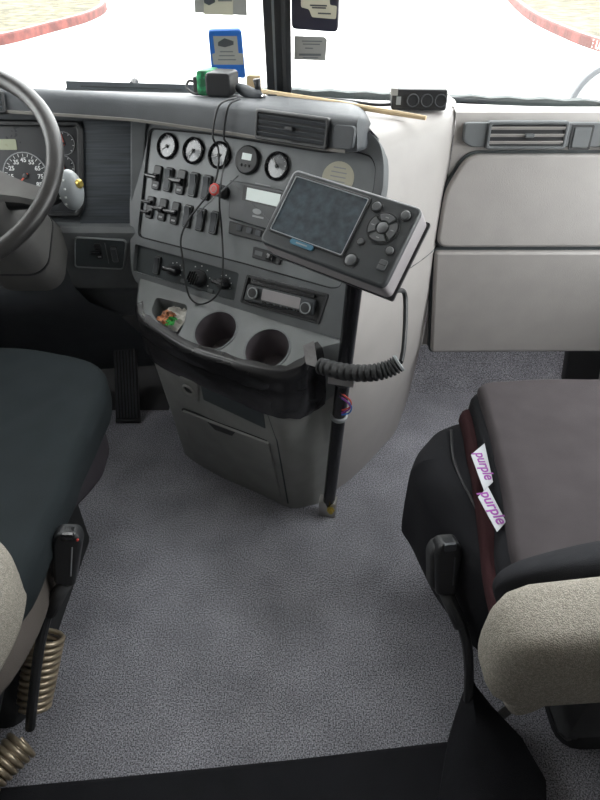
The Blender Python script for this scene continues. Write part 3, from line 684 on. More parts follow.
def well(name, lp, dirv, depth, k, m, parent):
    cx = sum(x for x, y in lp)/len(lp); cy = sum(y for x, y in lp)/len(lp)
    secs = []
    for t in (0, 0.08, 0.5, 0.92, 1.0):
        s_ = 1-(1-k)*t; s_ *= (0.94 if t == 1.0 else 1)
        secs.append([TP.P(cx+(x-cx)*s_, cy+(y-cy)*s_) + V(dirv)*depth*t for x, y in lp])
    mb = MB().loft(secs, True, False); n = len(lp); mb.add(secs[-1], [tuple(range(n))]); return obj(name, mb, m, parent, None, 40)
wdir = (TP.n*-0.75 + V((0, 0, -0.25))).normalized()
well('cup_holder', c1, wdir, 0.085, 0.86, 'cup_dark', CO); well('cup_holder', c2, wdir, 0.085, 0.86, 'cup_dark', CO)
well('storage_pocket', pk, wdir, 0.05, 0.85, 'tray_grey', CO)
obj('cup_rim', MB().ring(TP, offset(c1, -0.004), offset(c1, 0.001), -0.001, 0.0018, 0.0005), 'dash_grey', CO)
obj('cup_rim', MB().ring(TP, offset(c2, -0.004), offset(c2, 0.001), -0.001, 0.0018, 0.0005), 'dash_grey', CO)
# console body: lower front plane and walls
Bl = atZ(188, 462, 0); Br = atZ(291, 508, 0)
mid = atZ(225, 395, 0.425)
KP = Frame(Bl, Br-Bl, mid-Bl)
def kpp(u, v): return KP.pt(u, v)
n_ = len(touts); front = []
top3 = [TP.P(x, y) for x, y in touts]
rimlo = []
bot = []; midp = []
bpx = [(-0.43, 1.62), (-0.375, 1.43), (-0.352, 1.375), None, None, None, None, (0.03, 1.172), (0.062, 1.188), (0.10, 1.25)]
mpx = [None, (151, 352), (163, 366), (203, 384.5), (238, 400), (258, 409), (278, 415), (300, 415), (318, 406), None]
bl3 = []; ml3 = []
for i in range(10):
    if bpx[i] is None:
        k = {3: 0.3, 4: 0.55, 5: 0.76, 6: 1.0}[i]; bl3.append(Bl.lerp(Br, k))
    else: bl3.append(V((*bpx[i], 0)))
for i in range(10):
    if mpx[i] is None: t3 = TP.P(*tout[i]); ml3.append(V((t3.x, t3.y, t3.z-0.13)))
    elif 2 < i < 7: ml3.append(kpp(*mpx[i]))
    else: ml3.append(atZ(*mpx[i], 0.43 if i < 3 else 0.415))
bot = smooth_path(bl3, 4); midp = smooth_path(ml3, 4)
rim2 = [t_.lerp(m_, 0.12)+ (t_-V((-0.1, 1.4, t_.z))).normalized()*0.008 for t_, m_ in zip(top3, midp)]
rim3 = [t_.lerp(m_, 0.8)+ (t_-V((-0.1, 1.4, t_.z))).normalized()*0.006 for t_, m_ in zip(top3, midp)]
fold = [m_+V((0, 0, -0.004)) for m_ in midp]
body = MB().loft([top3, rim2, rim3, midp], False)
obj('tray_rim', body, 'tray_grey', CO, None, 50)
obj('console_body', MB().loft([[m_+V((0, 0, 0.004)) for m_ in midp], fold, [m_.lerp(b_, 0.5) for m_, b_ in zip(midp, bot)], bot], False), 'console_grey', CO, None, 40)
# black tape wrapped round the rim, two overlapping runs
def outw(p): return (p-V((-0.1, 1.42, p.z))).normalized()
def band(t0, t1, i0, i1, off, wob, seed, m):
    rnd = random.Random(seed); secs = []
    for i in range(i0, i1+1):
        a_, b_, c_, d_ = top3[i], rim2[i], rim3[i], midp[i]
        def P(t):
            if t < 0: q = a_ + (a_-b_)*0; ow = outw(a_); ow = (ow - TP.n*ow.dot(TP.n)).normalized(); return a_ + TP.n*0.003 + ow*t
            elif t < 0.12: q = a_.lerp(b_, t/0.12)
            elif t < 0.8: q = b_.lerp(c_, (t-0.12)/0.68)
            else: q = c_.lerp(d_, (t-0.8)/0.2)
            return q + outw(q)*off
        w0 = rnd.uniform(-1, 1)*wob*1.2; w1 = rnd.uniform(-1, 1)*wob
        secs.append(([P(t0+w0*0.1), P(t0*0.5), P(-0.0005), a_+TP.n*0.002+outw(a_)*0.004] if t0 < 0 else [P(t0+w0)]*4) + [P(max(t0, 0.0)+(t1-max(t0, 0.0))*k/6)+outw(d_)*rnd.uniform(0, 0.0022) for k in range(1, 6)] + [P(t1+w1)])
    return obj('tape', MB().loft(secs, False), m, CO, None, 60)
N_ = len(top3)
band(-0.013, 0.60, 3, N_-4, 0.003, 0.03, 3, 'tape'); band(0.42, 1.04, 3, N_-4, 0.0055, 0.03, 5, 'tape')
def strip_tape(pts_px, F, off, m): 
    return obj('tape_strip', MB().prism(F.at(0, 0, off), [F.hit(u, v, off) for u, v in pts_px], 0, 0.0012), m, CO)
strip_tape([(303, 346), (314, 341), (318, 368), (306, 364)], TP, 0.004, 'tape_grey')
q1 = Frame(atZ(318, 385, 0.47), HV*0.9+V((0.1, 0.1, 0)), (0.05, 0.1, 1))
strip_tape([(310, 366), (323, 362), (322, 390), (310, 396)], q1, 0.012, 'tape_grey'); strip_tape([(308, 392), (326, 388), (322, 404), (313, 412)], q1, 0.014, 'tape')
# lower front: socket, slot, storage door with latch
k2 = KP
sa = KP.hit(189.5, 388.5); 
so = obj('socket_plate', MB().prism(KP, roundpoly([KP.hit(u, v) for u, v in ((180, 375), (199, 382), (199, 402), (182, 394))], 0.008), -0.002, 0.004, 0.002), 'console_grey', CO)
obj('power_socket', MB().ring(KP.at(*sa), circle(0.0185), circle(0.0125), 0, 0.009, 0.002), 'paper_grey', so); obj('socket_hole', MB().prism(KP.at(*sa), circle(0.0128), 0.003, 0.0048), 'black', so)
obj('slot', MB().prism(KP, roundpoly([KP.hit(u, v) for u, v in ((201, 383), (264, 413), (266, 428), (204, 399))], 0.004), -0.002, 0.003, 0.001), 'recess_dark', CO)
dq = roundpoly([KP.hit(u, v) for u, v in ((183, 409), (270, 442), (282, 496), (196, 458))], 0.006)
dg = obj('storage_door', MB().prism(KP, dq, -0.002, 0.008, 0.002), 'console_grey', CO)
obj('door_gap', MB().prism(KP, offset(dq, -0.004), -0.002, 0.0015), 'black_matte', dg)
obj('latch', MB().prism(KP, roundpoly([KP.hit(u, v) for u, v in ((209, 419.5), (237, 430), (234, 433.5), (217, 427.5))], 0.002), 0.0, 0.0092, 0.0005), 'black', dg)
obj('corner_seam', MB().tube([KP.pt(268, 414, 0.001), KP.pt(277, 440, 0.001), KP.pt(288, 503, 0.001)], 0.0025, 6), 'recess_dark', CO)
# wrapper with sweets in the pocket
wa_, wb_ = TP.hit(170, 315); WF = TP.at(wa_, wb_, -0.022)
SN = thing('snack_wrapper', WF.o, 'crumpled white snack wrapper with orange and green print in console pocket', 'wrapper')
def crumple(F, w, h, bumpz, seed, nx=8):
    rnd = random.Random(seed); secs = []
    for j in range(nx+1): secs.append([F.P(-w/2+w*i/nx+rnd.uniform(-1, 1)*w*0.03, -h/2+h*j/nx+rnd.uniform(-1, 1)*h*0.03, rnd.uniform(0, bumpz)) for i in range(nx+1)])
    return MB().loft(secs, False)
obj('wrapper_sheet', crumple(WF.at(0.004, 0.004, 0.0, -0.1), 0.066, 0.062, 0.014, 2), 'paper', SN, None, 10)
obj('printed_panel', crumple(WF.at(-0.010, -0.006, 0.012, -0.2), 0.040, 0.036, 0.010, 4, 6), 'orange_brown', SN, None, 10)
obj('green_panel', crumple(WF.at(0.010, -0.014, 0.013, 0.3), 0.026, 0.022, 0.012, 6, 6), 'leaf_green', SN, None, 10)

# ------------------------------------------------------------------ car radio
RF = CP.at(0, 0, -0.004)
RA = thing('car_radio', CP.P(*CP.hit(284, 300)), 'black car radio with two knobs and silver display in the dash', 'radio')
obj('radio_sleeve', MB().ring(CP, offset(radio, 0.0005), offset(radio, 0.007), -0.02, 0.003, 0.001), 'black', RA)
rb = obj('faceplate', MB().prism(RF, offset(radio, 0.006), -0.01, 0.0, 0.0), 'black', RA)
rdq = roundpoly([RF.hit(u, v) for u, v in ((250, 284), (317, 300), (314, 316), (246, 300))], 0.005)
obj('radio_front', MB().prism(RF, rdq, 0, 0.012, 0.003), 'display_body', RA)
obj('radio_display', MB().prism(RF, roundpoly([RF.hit(u, v, 0.012) for u, v in ((263, 288.5), (301, 298), (299, 309), (261, 299.5))], 0.003), 0.011, 0.0128), 'silver', RA)
obj('disc_slot', MB().prism(RF, [RF.hit(u, v) for u, v in ((253, 280), (316, 295), (315, 298), (252, 283))], 0.0, 0.006), 'black_gloss', RA)
for (u, v) in ((254.5, 293), (307, 308)):
    a, b = RF.hit(u, v, 0.012); K = RF.at(a, b, 0.012)
    kx = obj('radio_knob', MB().lathe(K, [(0.0125, 0), (0.0125, 0.008), (0.010, 0.011), (0.001, 0.0115)], 24), 'black', RA); obj('knob_ring', MB().ring(K, circle(0.0128), circle(0.0105), 0.0075, 0.0105), 'light_grey', kx)
for k in range(6):
    a, b = RF.hit(264+6.6*k, 302.5+1.65*k, 0.012); obj('preset_button', MB().prism(RF, rrect(0.011, 0.004, 0.001, a, b), 0.0115, 0.0142, 0.0008), 'black_gloss', RA)

# ------------------------------------------------------------------ trip recorder with LCD and its button strip
q = [(233, 180.5), (290, 192), (285, 235), (231.5, 219)]
TRr = thing('trip_recorder', F5.P(*F5.hit(258, 205)), 'grey trip recorder with bright rectangular LCD below the round gauges', 'recorder')
tq = roundpoly([F5.hit(u, v) for u, v in q], 0.004)
obj('case', MB().prism(F5, tq, 0, 0.014, 0.003), 'display_body', TRr)
l1 = [F5.hit(u, v, 0.014) for u, v in ((244, 185), (282, 193), (279, 209), (242, 200))]
obj('lcd_frame', MB().prism(F5, roundpoly(l1, 0.002), 0.012, 0.0146), 'black', TRr)
obj('lcd', MB().prism(F5, [F5.hit(u, v, 0.014) for u, v in ((247.5, 187.5), (281, 194.5), (278.5, 207), (246, 199.5))], 0.0135, 0.0152), 'lcd', TRr)
a, b = F5.hit(257, 211.5, 0.014); obj('badge', MB().prism(F5, circle(0.0115, a, b, 20, 0.006), 0.013, 0.0148), 'light_grey', TRr)
a, b = F5.hit(258, 217, 0.014); obj('printed_line', MB().box(F5.at(a, b), -0.015, 0.015, -0.002, 0.002, 0.0135, 0.0146), 'grey_mark', TRr)
a, b = F5.hit(262, 184.5, 0.014); obj('printed_line', MB().box(F5.at(a, b, 0), -0.018, 0.022, -0.001, 0.001, 0.0135, 0.0146), 'grey_mark', TRr)
bs = roundpoly([F5.hit(u, v) for u, v in ((232, 221.5), (283, 236), (282, 247), (231, 234))], 0.003)
BS = obj('button_strip', MB().prism(F5, bs, 0, 0.012, 0.002), 'black', TRr)
for u, v in ((239.5, 228), (249.5, 230.5), (258.5, 233)):
    a, b = F5.hit(u, v, 0.012); obj('strip_button', MB().prism(F5, rrect(0.015, 0.013, 0.002, a, b), 0.011, 0.0155, 0.001), 'dash_dark', BS)

# ------------------------------------------------------------------ navigation display on its pole
DF = Frame((0.0663, 1.0448, 0.883), (0.8247, -0.5601, -0.0784), (0.4414, 0.5509, 0.7083)); DW, DH = 0.268, 0.153
ND = thing('navigation_display', DF.P(0, 0, -0.05), 'dark grey wide screen navigation display with round keypad on a pole', 'display')
obj('housing', MB().prism(DF, rrect(DW, DH, 0.012, n=5), -0.016, 0, 0.005, 3), 'display_body', ND)
obj('back_shell', MB().prism(DF, rrect(DW+0.002, DH+0.002, 0.012, n=5), -0.054, -0.010, 0.004), 'silver', ND)
obj('back_plate', MB().prism(DF, rrect(DW, DH+0.002, 0.004, 0.006, -0.002), -0.060, -0.054), 'black', ND)
sq = [DF.hit(u, v, 0) for u, v in ((294.5, 180), (369.5, 198.5), (343.5, 254.5), (271, 228.5))]
scx = sum(p[0] for p in sq)/4; scy = sum(p[1] for p in sq)/4
obj('screen_frame', MB().ring(DF, rrect(0.164, 0.118, 0.005, scx, scy), rrect(0.156, 0.110, 0.003, scx, scy), -0.001, 0.0028, 0.0008), 'black', ND)
obj('screen', MB().prism(DF, rrect(0.157, 0.111, 0.003, scx, scy), -0.001, 0.0012), 'screen', ND)
obj('screen_edge', MB().ring(DF, rrect(0.1575, 0.1115, 0.003, scx, scy), rrect(0.155, 0.109, 0.003, scx, scy), 0.001, 0.0034), 'screen_edge', ND)
a, b = DF.hit(302, 245); bl = obj('maker_label', MB().prism(DF, rrect(0.050, 0.010, 0.004, a, b), -0.001, 0.0030), 'blue_label', ND)
obj('printed_line', MB().box(DF.at(a, b), -0.012, 0.012, -0.0012, 0.0012, 0.003, 0.0035), 'light_grey', bl)
pa, pb = DF.hit(383, 228.5); PAD = DF.at(pa, pb)
dp = obj('keypad', MB().ring(PAD, circle(0.030, n=36), circle(0.0275, n=36), -0.001, 0.002, 0.0006), 'black', ND)
obj('center_key', MB().lathe(PAD, [(0.010, -0.001), (0.010, 0.004), (0.008, 0.0055), (0.001, 0.006)], 24), 'display_button', dp)
for k in range(4):
    a0 = math.radians(45+90*k+8); a1 = math.radians(45+90*k+82)
    arc = [(0.026*math.cos(a0+(a1-a0)*t/8), 0.026*math.sin(a0+(a1-a0)*t/8)) for t in range(9)] + [(0.0125*math.cos(a1-(a1-a0)*t/8), 0.0125*math.sin(a1-(a1-a0)*t/8)) for t in range(9)]
    obj('arrow_key', MB().prism(PAD, arc, -0.001, 0.0042, 0.0012), 'display_button', dp)
    am = (a0+a1)/2; obj('key_mark', MB().box(PAD.at(0.019*math.cos(am), 0.019*math.sin(am)), -0.003, 0.003, -0.0008, 0.0008, 0.0038, 0.0046), 'grey_mark', dp)
for (u, v, r) in ((377, 207, 0.0085), (406, 216, 0.0085), (351, 260.5, 0.0105), (390, 251, 0.007), (361, 242, 0.006)):
    a, b = DF.hit(u, v); o = obj('round_button', MB().lathe(DF.at(a, b), [(r, -0.001), (r, 0.003), (r*0.8, 0.0045), (0.001, 0.005)], 20), 'display_button', ND)
    obj('button_ring', MB().ring(DF.at(a, b), circle(r*1.3, n=24), circle(r*1.08, n=24), -0.001, 0.0012), 'black', o)
a, b = DF.hit(382.5, 265.5); o = obj('square_button', MB().prism(DF, rrect(0.015, 0.019, 0.003, a, b), -0.001, 0.0035, 0.001), 'display_button', ND)
obj('button_gap', MB().box(DF.at(a, b), -0.007, 0.007, -0.0005, 0.0005, 0.003, 0.0039), 'black', o)
# pole
pb_ = atZ(326, 503, 0.0); pt_ = DF.P(0.02, -0.02, -0.10)
PB = V((0.079, 1.150, 0.0)); PT = V((0.104, 1.036, 0.78)); PJ = DF.P(0.02, -0.01, -0.062)
PO = thing('display_pole', PB, 'black taped metal pole holding the display, bolted to the floor beside the console', 'pole')
obj('pole_tube', MB().tube([PB, PB.lerp(PT, 0.5), PT], 0.0165, 16), 'black_gloss', PO)
obj('pole_neck', MB().tube(smooth_path([PT-(PT-PB).normalized()*0.02, PT+V((0, 0.005, 0.025)), PJ], 5), 0.015, 12), 'black', PO)
obj('ball_clamp', MB().ellipsoid(PJ-DF.n*0.0, DF.h*0.028, DF.w*0.028, DF.n*0.02), 'black', PO)
def on_pole(z): return PB.lerp(PT, (z-PB.z)/(PT.z-PB.z))
def ringp(z, r, h): 
    c = on_pole(z); ax_ = (PT-PB).normalized(); return MB().lathe(Frame(c, ax_.orthogonal(), ax_.cross(ax_.orthogonal())), [(r*0.9, -h), (r, -h*0.8), (r, h*0.8), (r*0.9, h)], 20)
obj('cable_tie', ringp(0.40, 0.0205, 0.006), 'light_grey', PO); obj('pole_collar', ringp(0.53, 0.0235, 0.018), 'black', PO)
obj('collar_clamp', MB().box(Frame(on_pole(0.53), (1, -0.3, 0), (0, 0, 1)), -0.03, 0.028, -0.012, 0.012, -0.005, 0.024, 0.003), 'steel', PO)
obj('foot_bracket', MB().box(Frame(PB, (1, -0.2, 0), (0, 0, 1)), -0.024, 0.024, 0.0, 0.055, -0.010, 0.022, 0.004), 'steel', PO)
obj('foot_bolt', MB().lathe(Frame(PB+V((0.006, -0.026, 0.035)), (1, 0, 0), (0, 0.2, 1)), [(0.011, -0.008), (0.011, 0.004), (0.006, 0.005), (0.006, 0.014), (0.004, 0.015)], 6), 'brass', PO)
for k, (z, m) in enumerate(((0.45, 'purple'), (0.46, 'red'), (0.445, 'blue_plastic'))):
    c = on_pole(z); obj('wire_loop', MB().tube(smooth_path([c+V((-0.005, -0.018, 0.03)), c+V((0.016+0.003*k, -0.022, 0.010)), c+V((0.020, -0.018, -0.008-0.004*k)), c+V((0.002, -0.018, -0.022))], 5), 0.0017, 6), m, PO)
# corrugated conduit and the display cable
hp = smooth_path([CAM+ray(321, 366)*1.24, CAM+ray(345, 372)*1.20, CAM+ray(370, 373)*1.17, CAM+ray(388, 369)*1.16, CAM+ray(399, 363)*1.155], 4)
CH = thing('corrugated_conduit', hp[0], 'black corrugated cable conduit sticking out beside the pole', 'conduit')
dense = []; rad = []
for i in range(len(hp)-1):
    for k in range(6): dense.append(hp[i].lerp(hp[i+1], k/6)); rad.append((0.0178, 0.0178, 0.0172, 0.0140, 0.0140, 0.0172)[k])
obj('ribbed_sleeve', MB().tube(dense, rad, 16), 'rubber', CH, None, 30)
e = hp[-1]; t = (hp[-1]-hp[-3]).normalized(); EF = Frame(dense[-1], t.orthogonal(), t.cross(t.orthogonal()))
obj('open_end', MB().ring(EF, circle(0.0175, n=20), circle(0.0125, n=20), -0.002, 0.003, 0.001), 'light_grey', CH); obj('end_hole', MB().prism(EF, circle(0.0127, n=20), -0.001, 0.0012), 'black', CH)
cx0 = DF.P(DW/2-0.003, -DH/2+0.012, -0.055)
cab = smooth_path([cx0, CAM+ray(404, 292)*1.15, CAM+ray(405.5, 315)*1.16, CAM+ray(404, 345)*1.158, CAM+ray(401.5, 360)*1.157, EF.P(0, 0, 0.004)], 7)
dc = tag(obj('display_cable', MB().tube(cab, 0.0048, 8), 'black'), 'black cable running from the display into the conduit', 'cable')
# long thin cable loop hanging over the gauges
def cpo_(u, v, off): return CP.pt(u, v, off)
dv = CAM + ray(234, 96)*1.47
lp = [atZ(236, 98, 1.012), lipframe(222)[0].P(0, 0.03, 0.012), lipframe(218)[0].P(0, -0.03, 0.016), cpo_(218.5, 150, 0.024), cpo_(217, 175, 0.026), cpo_(209, 193, 0.026), cpo_(189, 219, 0.024), cpo_(181, 238, 0.024), cpo_(182.5, 258, 0.022), cpo_(186, 285, 0.026), cpo_(191, 299, 0.02),
      cpo_(201, 304, 0.014), cpo_(213, 299, 0.022), cpo_(221, 286, 0.026), cpo_(223, 260, 0.024), cpo_(221.5, 228, 0.022), cpo_(219.5, 205, 0.06), cpo_(220.5, 185, 0.06), cpo_(224, 165, 0.026), cpo_(228, 146, 0.028), lipframe(229)[0].P(0, -0.03, 0.016), lipframe(231)[0].P(0, 0.03, 0.012), atZ(240, 99, 1.012)]
tag(obj('cable_loop', MB().tube(smooth_path(lp, 6), 0.0022, 6), 'black'), 'thin black cable looping from dash top down over the gauges', 'cable')
tw = [cpo_(238, 176, 0.012), cpo_(229, 184, 0.03), cpo_(214, 198, 0.035), cpo_(203, 208, 0.022), cpo_(196, 216, 0.016)]
tag(obj('grey_wire', MB().tube(smooth_path(tw, 6), 0.0016, 6), 'tray_grey'), 'short thin grey wire stretched below the digital gauge', 'wire')

# ------------------------------------------------------------------ things on the dash top
b0_ = atZ(214, 99, 0.995); DV = Frame(b0_ + V((0.005, 0.045, 0.026)), (0.985, -0.17, 0), (0, 0.05, 1))
PI = thing('power_adapter', b0_+V((0, 0.04, 0)), 'black and green plug in power adapter standing on the dash top', 'adapter')
BX = Frame(DV.o, DV.h, DV.w)
obj('adapter_body', MB().prism(BX, rrect(0.060, 0.050, 0.010, 0.012, 0), -0.035, 0.040, 0.005), 'black', PI)
obj('green_sleeve', MB().prism(BX, rrect(0.036, 0.052, 0.008, -0.024, 0.001), -0.04, 0.028, 0.004), 'green', PI)
obj('adapter_side', MB().prism(BX, rrect(0.018, 0.034, 0.004, -0.045, -0.004), -0.02, 0.020, 0.004), 'rubber', PI)
obj('adapter_cord', MB().tube(smooth_path([BX.P(-0.048, -0.004, 0.0), BX.P(-0.068, 0.002, 0.0), BX.P(-0.072, -0.012, 0.012), BX.P(-0.052, -0.022, 0.02), BX.P(-0.034, -0.020, 0.024)], 5), 0.003, 8), 'black', PI)
a_ = atZ(238, 95, 1.0); b_ = atZ(262, 98, 1.0); a_.z = 1.006; b_.z = 1.004; t = (b_-a_).normalized()
CG = thing('charger_plug', a_, 'grey and black car charger plug lying on the dash top', 'charger')
obj('plug_barrel', MB().tube([a_+V((0, 0.02, 0.006)), a_.lerp(b_, 0.2)+V((0, 0.015, 0.004)), a_.lerp(b_, 0.75), b_-t*0.008, b_], [0.010, 0.013, 0.012, 0.011, 0.006], 14), 'dash_dark', CG)
obj('plug_tip', MB().tube([b_-t*0.004, b_+t*0.012], [0.005, 0.004], 10), 'chrome', CG)
obj('plug_knob', MB().tube([a_.lerp(b_, 0.85)+V((0, 0.01, 0.005)), a_.lerp(b_, 0.8)+V((0, 0.01, 0.032))], [0.006, 0.009], 10), 'black', CG)
ev = atY(254, 92, 1.66); ev.z = max(ev.z, 0.985)
tag(obj('wooden_block', MB().prism(Frame(ev, (1, -0.1, 0), (0, 0.05, 1)), rrect(0.034, 0.040, 0.006, 0, 0.015), -0.01, 0.008, 0.003), 'wood_tan'), 'small tan wooden block behind the charger plug on the dash top', 'block')
s0 = atZ(262, 93, 0.995); s1 = atZ(426, 118, 0.995)
tag(obj('wooden_stick', MB().tube([s0, s0.lerp(s1, 0.5)+V((0, 0, 0.002)), s1], [0.009, 0.007, 0.0045], 8, False, 0.8), 'wood_tan'), 'long thin tan wooden stick lying across the dash top', 'stick')
sb0 = atZ(419, 113, 0.986); SF = Frame(sb0+V((0, 0.02, 0.0235)), (0.995, -0.06, 0), (0, 0.08, 1))
SB = thing('socket_splitter', sb0, 'black box with three round power sockets on the beige dash shoulder', 'socket box')
obj('splitter_case', MB().prism(SF, rrect(0.120, 0.042, 0.006), -0.03, 0.012, 0.004), 'black', SB)
for k in range(3):
    so_ = obj('socket', MB().ring(SF.at(-0.014+0.030*k, -0.001, 0.012), circle(0.0135), circle(0.011), 0, 0.003, 0.001), 'dash_dark', SB); obj('socket_hole', MB().prism(SF.at(-0.014+0.030*k, -0.001, 0.012), circle(0.0112), 0, 0.0006), 'black_matte', so_)
obj('usb_port', MB().box(SF.at(-0.045, -0.002, 0.012), -0.005, 0.005, -0.008, 0.008, -0.001, 0.0008), 'light_grey', SB)
obj('top_sticker', MB().box(SF.at(-0.052, 0.012, 0.0), -0.0105, 0.004, -0.004, 0.0094, -0.02, 0.0125), 'paper_grey', SB)
spc = [SF.P(-0.055, -0.012, -0.012), atZ(375, 107.5, 0.987), atZ(340, 103, 0.985), atZ(300, 100, 0.985), atZ(268, 98.5, 0.99)]
for p in spc[1:]: p.z += 0.006
tag(obj('socket_cable', MB().tube(smooth_path(spc, 6), 0.0035, 8), 'black'), 'black cable from the three socket box along the windscreen edge', 'cable')

# ------------------------------------------------------------------ windscreen tags (flat on the glass, inside)
def wq(F, px, off): return [F.hit(u, v, off) for u, v in px]
T = obj('toll_tag', MB().prism(WPL, roundpoly(wq(WPL, [(208, 31), (241.5, 30), (246, 79), (212, 75)], 0.012), 0.010), 0.003, 0.012, 0.003), 'blue_plastic')
tag(T, 'blue plastic toll tag with white label stuck inside the windscreen', 'toll tag')
obj('label_sheet', MB().prism(WPL, wq(WPL, [(213, 36), (237, 36), (238.5, 53), (243, 53.5), (243.5, 64.5), (213.5, 64.5), (212, 54), (215, 53)], 0.012), 0.0118, 0.0126), 'paper_grey', T)
obj('label_emblem', MB().prism(WPL, wq(WPL, [(218, 42), (224.5, 38), (233.5, 41), (233.5, 44.5), (225, 47), (218, 45.5)], 0.012), 0.0124, 0.0131), 'dash_dark', T)
for k in range(3): obj('printed_line', MB().prism(WPL, wq(WPL, [(220-k, 51+4*k), (233+k*1.5, 51+4*k), (233+k*1.5, 52+4*k), (220-k, 52+4*k)], 0.012), 0.0124, 0.0130), 'dash_grey', T)
T = obj('permit_card', MB().prism(WPL, wq(WPL, [(193, -22), (246, -22), (247, 15.5), (195, 12.5)], 0.004), 0.002, 0.004), 'paper_grey'); tag(T, 'grey permit card hanging above the blue toll tag', 'card')
obj('card_label', MB().prism(WPL, wq(WPL, [(203, -16), (233, -16), (233, 15), (204, 14)], 0.004), 0.0035, 0.005), 'paper_cream', T)
obj('label_emblem', MB().prism(WPL, wq(WPL, [(203.5, -4), (215, -4), (215, 2), (209, 5), (204, 2.5)], 0.004), 0.0045, 0.0056), 'dash_dark', T)
obj('printed_line', MB().prism(WPL, wq(WPL, [(218, -1), (232, -1), (232, 1), (218, 1)], 0.004), 0.0045, 0.0056), 'dash_grey', T)
T = obj('transponder', MB().prism(WPR, roundpoly(wq(WPR, [(291, -30), (340, -30), (338, 32.5), (291.5, 29)], 0.02), 0.012), 0.003, 0.022, 0.004), 'navy_plastic'); tag(T, 'dark transponder box with cream label beside the centre post', 'transponder')
obj('transponder_label', MB().prism(WPR, roundpoly(wq(WPR, [(301, -10), (329, -10), (330, 5), (337, 6), (336, 19), (312, 17), (309, 9), (301, 7)], 0.022), 0.004), 0.0215, 0.0228), 'paper_cream', T)
for (x0, x1, y) in ((310, 327, 5), (312, 326, 7.3), (318, 331, 13)): obj('printed_line', MB().prism(WPR, wq(WPR, [(x0, y-0.7), (x1, y-0.2), (x1, y+1.2), (x0, y+0.7)], 0.022), 0.0224, 0.0234), 'dash_dark', T)
T = obj('inspection_sticker', MB().prism(WPR, wq(WPR, [(294.5, 36), (324, 37), (327, 39.5), (325.5, 60.5), (294, 59.5)], 0.003), 0.002, 0.003), 'paper_grey'); tag(T, 'small grey inspection sticker on the windscreen under the transponder', 'sticker')
for (x0, x1, y, h_) in ((302, 322, 41, 1), (303, 320, 44, 1), (305, 313, 48, 1), (299, 321, 54.5, 2), (303, 318, 57.5, 1)): obj('printed_line', MB().prism(WPR, wq(WPR, [(x0, y-h_/2), (x1, y-h_/2+0.3), (x1, y+h_/2+0.3), (x0, y+h_/2)], 0.003), 0.0028, 0.0036), 'dash_grey', T)

# ------------------------------------------------------------------ seats
def cushion(pts, z0, z1, r, amp=0.0, seed=0, dome=0.0, sub=6, under=True):
    """soft block over a closed XY outline with a rounded upper edge"""
    P2 = [(p.x, p.y) for p in smooth_path([V((x, y, 0)) for x, y in pts+[pts[0]]], sub)][:-1]
    lev = []
    if under:
        for k in range(3): t = math.pi/2*k/2; lev.append((offset(P2, r*0.6*(1-math.sin(t))), z0+r*0.6*(1-math.cos(t))))
    else: lev.append((P2, z0))
    for k in range(7): t = math.pi/2*k/6; lev.append((offset(P2, r*(1-math.cos(t))), z1-r*(1-math.sin(t))))
    cx = sum(x for x, y in P2)/len(P2); cy = sum(y for x, y in P2)/len(P2)
    base = lev[-1][0]
    for k in (0.8, 0.6, 0.4, 0.2, 0.04): lev.append(([(cx+(x-cx)*k, cy+(y-cy)*k) for x, y in base], z1+dome*(1-k*k)))
    secs = []
    for q, z in lev:
        row = []
        for x, y in q:
            d = V((0, 0, 0))
            if amp: d = noise.noise_vector(V((x*9+seed, y*9, z*9)))*amp + noise.noise_vector(V((x*25+seed, y*25, z*25)))*amp*0.35
            row.append(V((x, y, z))+d)
        secs.append(row)
    return MB().loft(secs)
DS = thing('driver_seat', (-0.72, 0.8, 0), 'driver seat with dark slate cushion cover and beige woven arm', 'seat')
obj('cushion', cushion([(-1.0, 1.19), (-0.87, 1.235), (-0.72, 1.240), (-0.58, 1.215), (-0.475, 1.165), (-0.432, 1.075), (-0.428, 0.95), (-0.430, 0.80), (-0.432, 0.66), (-0.440, 0.55), (-0.50, 0.46), (-0.72, 0.43), (-1.0, 0.47), (-1.02, 0.8)], 0.42, 0.505, 0.028, 0.004, 3), 'pad_slate', DS, None, 80)
obj('seat_pan', cushion([(-0.98, 1.16), (-0.72, 1.19), (-0.53, 1.16), (-0.475, 1.10), (-0.468, 1.00), (-0.50, 0.90), (-0.53, 0.78), (-0.55, 0.62), (-0.58, 0.5), (-0.98, 0.5)], 0.27, 0.43, 0.05, 0.008, 9), 'cloth_mauve', DS, None, 80)
obj('woven_side', cushion([(-0.62, 0.82), (-0.475, 0.80), (-0.458, 0.72), (-0.455, 0.55), (-0.50, 0.44), (-0.62, 0.44)], 0.33, 0.44, 0.02, 0.003, 2), 'cloth_tan', DS, None, 80)
obj('seat_base', MB().prism(Frame((-0.74, 0.82, 0), (1, 0, 0), (0, 1, 0)), rrect(0.34, 0.52, 0.04), 0.0, 0.30, 0.02), 'black_matte', DS)
obj('armrest', cushion([(-0.72, 0.66), (-0.56, 0.655), (-0.462, 0.60), (-0.428, 0.53), (-0.432, 0.44), (-0.475, 0.36), (-0.56, 0.31), (-0.72, 0.29)], 0.43, 0.585, 0.06, 0.003, 4), 'weave', DS, None, 80)
obj('arm_bracket', MB().tube(smooth_path([V((-0.56, 0.62, 0.30)), V((-0.56, 0.55, 0.24)), V((-0.585, 0.50, 0.15)), V((-0.61, 0.48, 0.05))], 6), 0.028, 10), 'black', DS)
PS = thing('passenger_seat', (0.68, 0.75, 0), 'passenger seat in black slip cover with beige woven folded back', 'seat')
